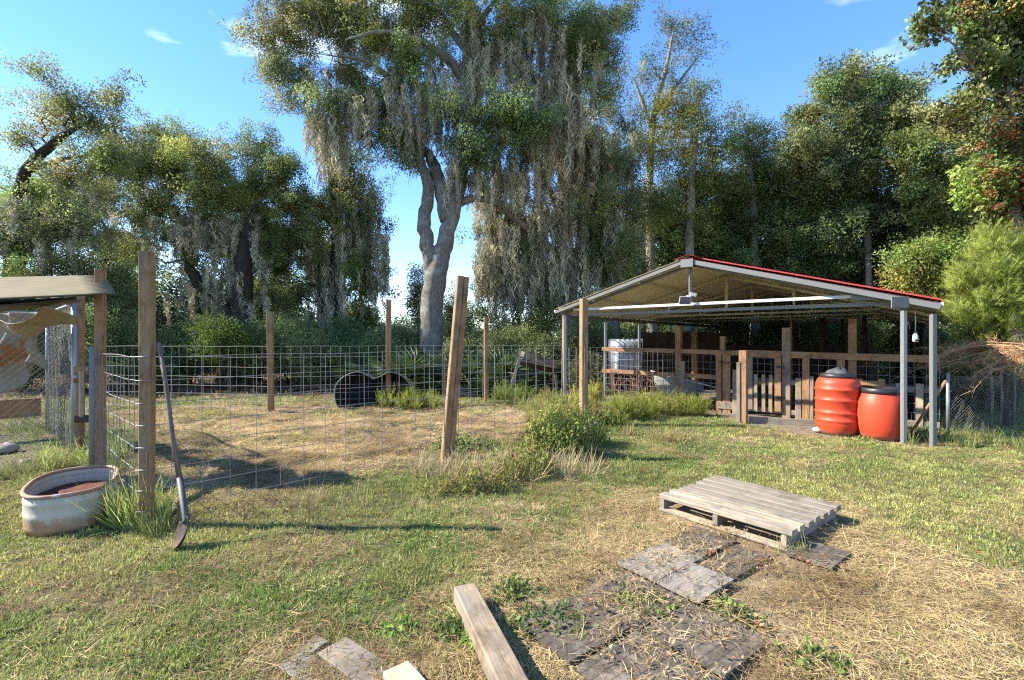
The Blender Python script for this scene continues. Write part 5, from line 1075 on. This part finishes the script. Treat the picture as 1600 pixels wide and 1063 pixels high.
desc = ['at the far left behind the kennel', 'between the kennel roof and the tallest post', 'low beside the tallest fence post', 'high above the kennel fence', 'left of the bright bush', 'with bright fresh leaves behind the fence', 'just left of the first far post', 'right of the first far post', 'low in front of the mossy twin trunk', 'behind the mossy twin trunk', 'left of the tall far post', 'right of the tall far post', 'climbing left of the forked trunk', 'in the gap right of the forked trunk', 'behind the leaning post', 'under the moss curtain', 'pale and twiggy under the long limb', 'behind the carport front left post', 'low in the gap left of the tall far post', 'deep behind the first far post', 'behind the water tote', 'behind the dark picket fence', 'seen through the carport centre', 'seen through the carport right bay', 'in shade right of the carport', 'under the golden cedar', 'low behind the broken deck', 'low and dry by the rightmost far post']
for (px, py, Z, rx, ry, tn), ds in zip(sh_, desc): shrub(px, py, Z, rx, ry, ('bright green bush ' if tn == (.10, .15, .03) else 'dark green bush ' if tn in (DARK, BLUE) else 'olive green bush ') + ds, 'broad' if R.random() < .6 else 'oak', tn)
# ---- saw palmettos ----
MPALM = simple('palmetto_leaf', (.085, .14, .045), .45, .3, 3, .5, 0, trans=.2)
fg = G()
for k in range(17):
    a = math.radians(-100 + 200 * k / 16); d = Vector((math.sin(a), 0, math.cos(a))); s_ = Vector((math.cos(a), 0, -math.sin(a))); L0 = .5 * (1 - .15 * abs(k - 8) / 8); o_ = Vector((0, 0, 0)); yb = Vector((0, 1, 0))
    fg.add([o_ + Vector((0, 0, .42)), o_ + Vector((0, 0, .42)) + d * L0 * .55 + s_ * .022 + yb * .04, o_ + Vector((0, 0, .42)) + d * L0 + yb * .16 + Vector((0, 0, -.04)), o_ + Vector((0, 0, .42)) + d * L0 * .55 - s_ * .022 + yb * .04, o_ + Vector((0, 0, .42)) + d * L0 * .5 + yb * .065], [(0, 1, 4), (1, 2, 4), (2, 3, 4), (3, 0, 4)])
fg.tube([(0, -.0, 0), (0, .0, .2), (0, 0, .43)], .008, 4)
fr0 = None
pal_ = [(640, 13.8, 'left of the forked trunk'), (600, 14.6, 'behind the tall far post'), (665, 14.8, 'in front of the forked trunk'), (700, 13.9, 'just right of the forked trunk'), (735, 14.9, 'behind the leaning post'), (778, 13.5, 'right of the third far post'), (812, 13.9, 'above the broken deck'), (745, 13.6, 'left of the third far post'), (255, 15.5, 'right of the tallest post'), (570, 15.4, 'above the pond liner'), (225, 14.3, 'beside the tallest post'), (860, 15.0, 'under the long mossy limb')]
for (px, Z, ds) in pal_:
    P = at(px, 531, Z); P.z = 0; o = thing('saw_palmetto', 'saw palmetto with fan fronds ' + ds, 'palmetto', P, 'saw palmettos behind the pen')
    for k in range(13):
        if fr0 is None: fr0 = fg.build('frond', MPALM); f_ = fr0; f_.parent = o
        else: f_ = fr0.copy(); COL.objects.link(f_); f_.parent = o
        a = k * 2.4 + R.uniform(-.3, .3); tl = R.uniform(.15, .95); f_.rotation_euler = (-tl, 0, a); s_ = R.uniform(1.15, 1.7) * 1.05; f_.scale = (s_, s_, s_); f_.location = (R.normal() * .12, R.normal() * .12, R.uniform(-.05, .1))

# ================= WEEDS IN THE YARD =================
def fennel(px, py, h, rx, label, tint=(.20, .26, .06), n_=40, Z=None, key='fennel', sc=(.6, 1.2), cat='weed', name='dog_fennel'):
    P = gat(px, py) if Z is None else Vector(((px - CX) / F * Z, Z, 0)); P.z = 0; r_ = rx / F * P.y; o = thing(name, label, cat, P)
    g_ = G()
    for k in range(8): a = R.uniform(0, 6.28); g_.tube([P + Vector((R.normal() * .05, R.normal() * .05, 0)), P + Vector((math.cos(a) * r_ * .5, math.sin(a) * r_ * .4, h * R.uniform(.5, .9)))], [.007, .003], 4, cap=False)
    g_.build('stem', MDB, o)
    a = R.uniform(0, 6.28, n_); rr_ = r_ * R.random(n_) ** .5; q = np.stack([P.x + np.cos(a) * rr_, P.y + np.sin(a) * rr_ * .75, R.random(n_) * h * .75 * (1 - .55 * rr_ / r_)], -1)
    rt = np.zeros((n_, 3)); rt[:, 2] = a - 1.57; rt[:, 0] = -R.uniform(.0, .9, n_) * rr_ / r_
    scatter('foliage', key, q, rt, R.uniform(sc[0], sc[1], n_), np.array(tint) * np.array((1.75, 1.5, 1.1)) * R.uniform(.65, 1.3, (n_, 1)), o); return o
fennel(628, 640, .50, 34, 'bright feathery weed in front of the pond liner, right of the tall far post', n_=70)
fennel(668, 640, .34, 30, 'low feathery weed just left of the leaning post', n_=40)
fennel(800, 632, .62, 36, 'round green feathery weed beside the broken deck', (.13, .19, .05), 80)
fennel(930, 640, .85, 16, 'tall feathery weed directly right of the weedy square post', (.24, .28, .06), 40)
fennel(985, 655, .52, 42, 'broad feathery weed clump in front of the stall wall left end', (.17, .22, .06), 120)
fennel(1035, 648, .50, 38, 'feathery weed clump left of the stall corner post', (.19, .23, .07), 100)
fennel(1080, 650, .38, 26, 'feathery weed clump right of the stall corner post', (.19, .24, .06), 60)
fennel(945, 665, .45, 30, 'dark feathery weed at the foot of the fence end', (.12, .17, .05), 60, key='bush')
fennel(555, 620, .35, 30, 'small dark fern like weed in front of the pond liner', (.10, .16, .05), 30)
fennel(730, 700, .22, 50, 'low leafy weed patch inside the pen right of the leaning post', (.12, .17, .07), 60, key='weed', sc=(1, 2), name='low_weed')
fennel(815, 742, .5, 46, 'bushy weed clump along the fence between the leaning post and the weedy post', (.16, .19, .065), 60, key='bush')
fennel(872, 700, .95, 40, 'tall feathery stalks rising out of the bushy weeds by the weedy post', (.19, .23, .07), 60)
fennel(870, 712, 1.05, 46, 'tall bushy weeds along the fence left of the weedy post', (.17, .215, .07), 200, key='bush')
fennel(912, 695, .75, 34, 'dark leafy weeds at the foot of the weedy post', (.10, .15, .045), 100, key='bush')
fennel(855, 650, .50, 36, 'light tall weeds inside the pen near the weedy post', (.20, .23, .08), 70)
fennel(900, 650, .55, 30, 'light feathery weeds behind the weedy post', (.20, .23, .08), 60)
fennel(760, 765, .30, 50, 'straggling weeds under the fence right of the leaning post', (.15, .17, .07), 32, key='bush')
fennel(690, 770, .22, 50, 'low weed and dead stalk clump at the foot of the leaning post', (.14, .16, .06), 26, key='bush', sc=(.5, .9))
def clump(px, py, rx, n_, key, tint, label, name, cat='grass', sc=(.6, 1.2), Z=None, tilt=.25, squash=.6):
    P = gat(px, py) if Z is None else Vector(((px - CX) / F * Z, Z, 0)); r_ = rx / F * P.y; a = R.uniform(0, 6.28, n_); rr_ = r_ * R.random(n_) ** .6
    q = np.stack([P.x + np.cos(a) * rr_, P.y + np.sin(a) * rr_ * squash * 1.3, np.zeros(n_)], -1); q[:, 2] = gz(q[:, 0], q[:, 1]) - .01
    return scatter(name, key, q, rrot(n_, tilt), R.uniform(sc[0], sc[1], n_), np.array(tint) * R.uniform(.65, 1.3, (n_, 1)), None, label, cat, loc=tuple(P))
clump(212, 815, 42, 40, 'tall', (.38, .43, .13), 'tall bright grass clump between the stock tank and the tallest post', 'tall_grass')
clump(245, 830, 26, 14, 'tall', (.20, .24, .08), 'grass clump at the foot of the tallest post', 'tall_grass', sc=(.4, .7))
clump(130, 725, 60, 50, 'tall', (.38, .42, .14), 'long yellow green grass behind the stock tank at the kennel corner', 'tall_grass', sc=(.6, 1.1))
clump(60, 665, 70, 40, 'tall', (.16, .20, .06), 'green grass growing inside the kennel', 'tall_grass', sc=(.5, .9), Z=8.4)
clump(170, 740, 40, 26, 'tall', (.24, .28, .09), 'grass tufts at the foot of the left wire panel', 'tall_grass', sc=(.4, .8))
clump(20, 740, 50, 26, 'tall', (.20, .22, .08), 'grass clump left of the stock tank', 'tall_grass', sc=(.3, .7))
clump(1033, 690, 18, 12, 'drytall', (.42, .36, .14), 'cut yellow stalk tuft in front of the stall weeds', 'dry_tuft', sc=(.7, 1), tilt=.1)
clump(985, 680, 12, 8, 'drytall', (.42, .34, .15), 'smaller cut yellow stalk tuft left of the larger one', 'dry_tuft', sc=(.6, .9), tilt=.1)
clump(1055, 692, 14, 8, 'drytall', (.30, .22, .11), 'brown stalk tuft right of the cut yellow tuft', 'dry_tuft', sc=(.7, 1), tilt=.1)
clump(790, 738, 150, 170, 'drytall', (.50, .42, .24), 'dead grass stalks along the weedy fence', 'dry_stalks', sc=(.5, 1.1), squash=.3)
clump(560, 790, 150, 60, 'drytall', (.40, .33, .18), 'dead grass stalks under the fence left of the leaning post', 'dry_stalks', sc=(.3, .7), squash=.25)
clump(880, 705, 60, 40, 'tall', (.20, .24, .08), 'long grass blades among the bushy weeds by the weedy post', 'tall_grass', sc=(.6, 1.3))
clump(855, 640, 60, 40, 'tall', (.24, .27, .10), 'pale long grass inside the pen near the weedy post', 'tall_grass', sc=(.6, 1.2))
clump(1240, 865, 22, 10, 'tall', (.26, .28, .12), 'few long grass blades at the right side of the pallet', 'tall_grass', sc=(.25, .45))
clump(1500, 690, 110, 90, 'tall', (.20, .24, .08), 'grass at the foot of the netting fence', 'tall_grass', sc=(.3, .8), squash=.5)
clump(1440, 680, 34, 26, 'tall', (.17, .21, .07), 'grass around the foot of the right corner upright', 'tall_grass', sc=(.3, .7))
for (px, py, rx, n_, tn, ds) in ((1000, 950, 58, 90, (.20, .26, .06), 'growing over the mats in front of the grey boards'), (860, 980, 55, 100, (.13, .19, .06), 'right of the long timber'), (715, 985, 32, 40, (.14, .21, .06), 'left of the long timber'), (735, 1010, 22, 26, (.22, .32, .07), 'with fresh leaves against the long timber side'), (620, 985, 8, 6, (.18, .30, .06), 'single small sprout in the straw'), (800, 930, 45, 50, (.15, .21, .06), 'behind the long timber end'), (1270, 1035, 50, 50, (.15, .24, .05), 'in the straw at the lower right'), (1150, 960, 40, 30, (.17, .22, .06), 'in the straw right of the mats'), (1060, 700, 30, 14, (.2, .25, .08), 'near the cut stalks'), (1345, 690, 30, 26, (.17, .24, .06), 'at the foot of the orange barrels')):
    clump(px, py, rx, n_, 'weed', tn, 'low broadleaf weeds ' + ds, 'broadleaf_weed', 'weed', sc=(.6, 1.3), tilt=.3)

# ================= LAWN AND STRAW =================
PX, PY, SC_, ST = [], [], [], []
for y0, y1, dn, s_ in ((1.9, 3, 1500, .9), (3, 4, 1200, .95), (4, 5.5, 950, .95), (5.5, 7.5, 620, 1.08), (7.5, 10, 280, 1.35), (10, 14, 95, 1.9), (14, 22, 30, 2.6)):
    x0, x1 = -1.3 * y1 - 1.6, 1.3 * y1 + 1.6; n_ = int((x1 - x0) * (y1 - y0) * dn); X = R.uniform(x0, x1, n_); Y = R.uniform(y0, y1, n_); m_ = np.abs(X) < 1.3 * Y + 1.6
    PX.append(X[m_]); PY.append(Y[m_]); SC_.append(np.full(m_.sum(), s_))
X = np.concatenate(PX); Y = np.concatenate(PY); SS = np.concatenate(SC_); dry, dirt, litter, mat = zones(X, Y)
pal_c = pf + pa * .55 + pb * .5; inpal = (poly_sd(X, Y, [tuple(PL(a, b, 0)[:2]) for a, b in ((0, 0), (pa_l, 0), (pa_l, pb_l), (0, pb_l))]) > -.02)
tnk = ((X - TC.x) ** 2 / .10 + (Y - TC.y) ** 2 / .16) < 1
clr = (1 - dirt * .93) * (1 - .97 * mat) * (1 - litter * .8) * np.where(inpal | tnk, 0, 1)
patch = np.clip((fbm(X * 1.7, Y * 1.7, 60) - .32) * 4, .4, 1)
r0 = R.random(len(X)); gm = r0 < clr * (.08 + .92 * (1 - dry)) * patch
Zg = gz(X, Y)
def tints(n_, a, b, k): k = np.clip(k, 0, 1)[:, None]; return (np.array(a) * (1 - k) + np.array(b) * k) * R.uniform(.7, 1.3, (n_, 1))
xg, yg = X[gm], Y[gm]; n_ = gm.sum(); kk = (fbm(xg * .9, yg * .9, 66) - .5) * 3 + .45 + dry[gm] * .4
scatter('lawn_grass', 'grass', np.stack([xg, yg, Zg[gm] - .004], -1), rrot(n_, .18), SS[gm] * R.uniform(.7, 1.25, n_), tints(n_, (.22, .305, .075), (.45, .455, .155), kk), None, 'short yellow green grass covering the yard', 'grass')
r1 = R.random(len(X)); sm = r1 < clr * (.10 + .75 * dry) * (.45 + .55 * np.clip((fbm(X * 2.3, Y * 2.3, 61) - .3) * 4, 0, 1)) + .06 * mat * (1 - inpal)
xg, yg = X[sm], Y[sm]; n_ = sm.sum(); kk = (fbm(xg * 1.6, yg * 1.6, 68) - .5) * 3 + .5
mound = .035 * np.clip((fbm(xg * 2.2, yg * 2.2, 63) - .52) * 8, 0, 1) * dry[sm]
scatter('dry_straw', 'straw', np.stack([xg, yg, Zg[sm] + R.random(n_) * mound + .035 * mat[sm]], -1), rrot(n_, .10), SS[sm] * R.uniform(.7, 1.3, n_), tints(n_, (.24, .17, .085), (.48, .37, .195), kk) * (1 + .28 * soft(xg, yg, P_pen, .5, .3))[:, None], None, 'dry tan straw and cut hay lying over the ground', 'straw')
xw, yw = R.uniform(-6, 8, 9000), R.uniform(2, 9.5, 9000); dw_, dwi, lw_, mw_ = zones(xw, yw); kw = (R.random(9000) < (1 - dw_) * (1 - dwi) * (1 - mw_) * np.clip((fbm(xw * 1.4, yw * 1.4, 90) - .42) * 5, 0, 1)) & (poly_sd(xw, yw, [tuple(PL(a, b, 0)[:2]) for a, b in ((0, 0), (pa_l, 0), (pa_l, pb_l), (0, pb_l))]) < 0); xw, yw = xw[kw], yw[kw]; nw = len(xw)
scatter('lawn_clover', 'weed', np.stack([xw, yw, gz(xw, yw)], -1), rrot(nw, .2), R.uniform(.3, .65, nw), tints(nw, (.13, .20, .06), (.26, .32, .09), R.random(nw)), None, 'small broadleaf weeds mixed through the short lawn', 'weeds')
# long loose straws
n_ = 1500; X2 = R.uniform(-5, 6, n_); Y2 = R.uniform(2, 8.5, n_); d2, di2, l2, m2 = zones(X2, Y2); k_ = (R.random(n_) < (.0 + .8 * d2) * (1 - .9 * di2)) & (poly_sd(X2, Y2, [tuple(PL(a, b, 0)[:2]) for a, b in ((0, 0), (pa_l, 0), (pa_l, pb_l), (0, pb_l))]) < 0); X2, Y2 = X2[k_], Y2[k_]; n_ = len(X2); rt = rrot(n_, .1); rt[:, 0] += 1.35
scatter('loose_straws', 'twig', np.stack([X2, Y2, gz(X2, Y2) + .02], -1), rt, R.uniform(.15, .42, n_), np.array((.46, .36, .18)) * R.uniform(.6, 1.3, (n_, 1)), None, 'long loose hay stems scattered over the straw', 'straw')
# dead leaves on mats and woodland floor
n_ = 420; a_ = R.uniform(-1.1, 1.2, n_); b_ = R.uniform(-.7, .45, n_); kk_ = R.random(n_) < .55; a_, b_ = a_[kk_], b_[kk_]; q = np.array([ML(a, b, 0)[:] for a, b in zip(a_, b_)]); keep = zones(q[:, 0], q[:, 1])[3] > .5; q = q[keep]; q[:, 2] = .045; n_ = len(q)
scatter('dead_leaves', 'leafbit', q, rrot(n_, .1), R.uniform(.3, .8, n_), np.where(R.random((n_, 1)) < .15, np.array([[.34, .13, .06]]), np.array([[.34, .25, .15]])) * R.uniform(.6, 1.2, (n_, 1)), None, 'red and tan dead leaves lying on the rubber mats', 'leaves')
n_ = 9000; X3 = R.uniform(-20, 16, n_); Y3 = R.uniform(11.5, 24, n_); _, dd, l3, _ = zones(X3, Y3); k_ = R.random(n_) < l3; X3, Y3 = X3[k_], Y3[k_]; n_ = len(X3)
scatter('leaf_litter', 'leafbit', np.stack([X3, Y3, gz(X3, Y3) + .02], -1), rrot(n_, .15), R.uniform(1.5, 3.0, n_), np.array((.22, .15, .09)) * R.uniform(.5, 1.4, (n_, 1)), None, 'brown leaf litter under the trees behind the pen', 'leaves')
print('INSTANCES', CNT)
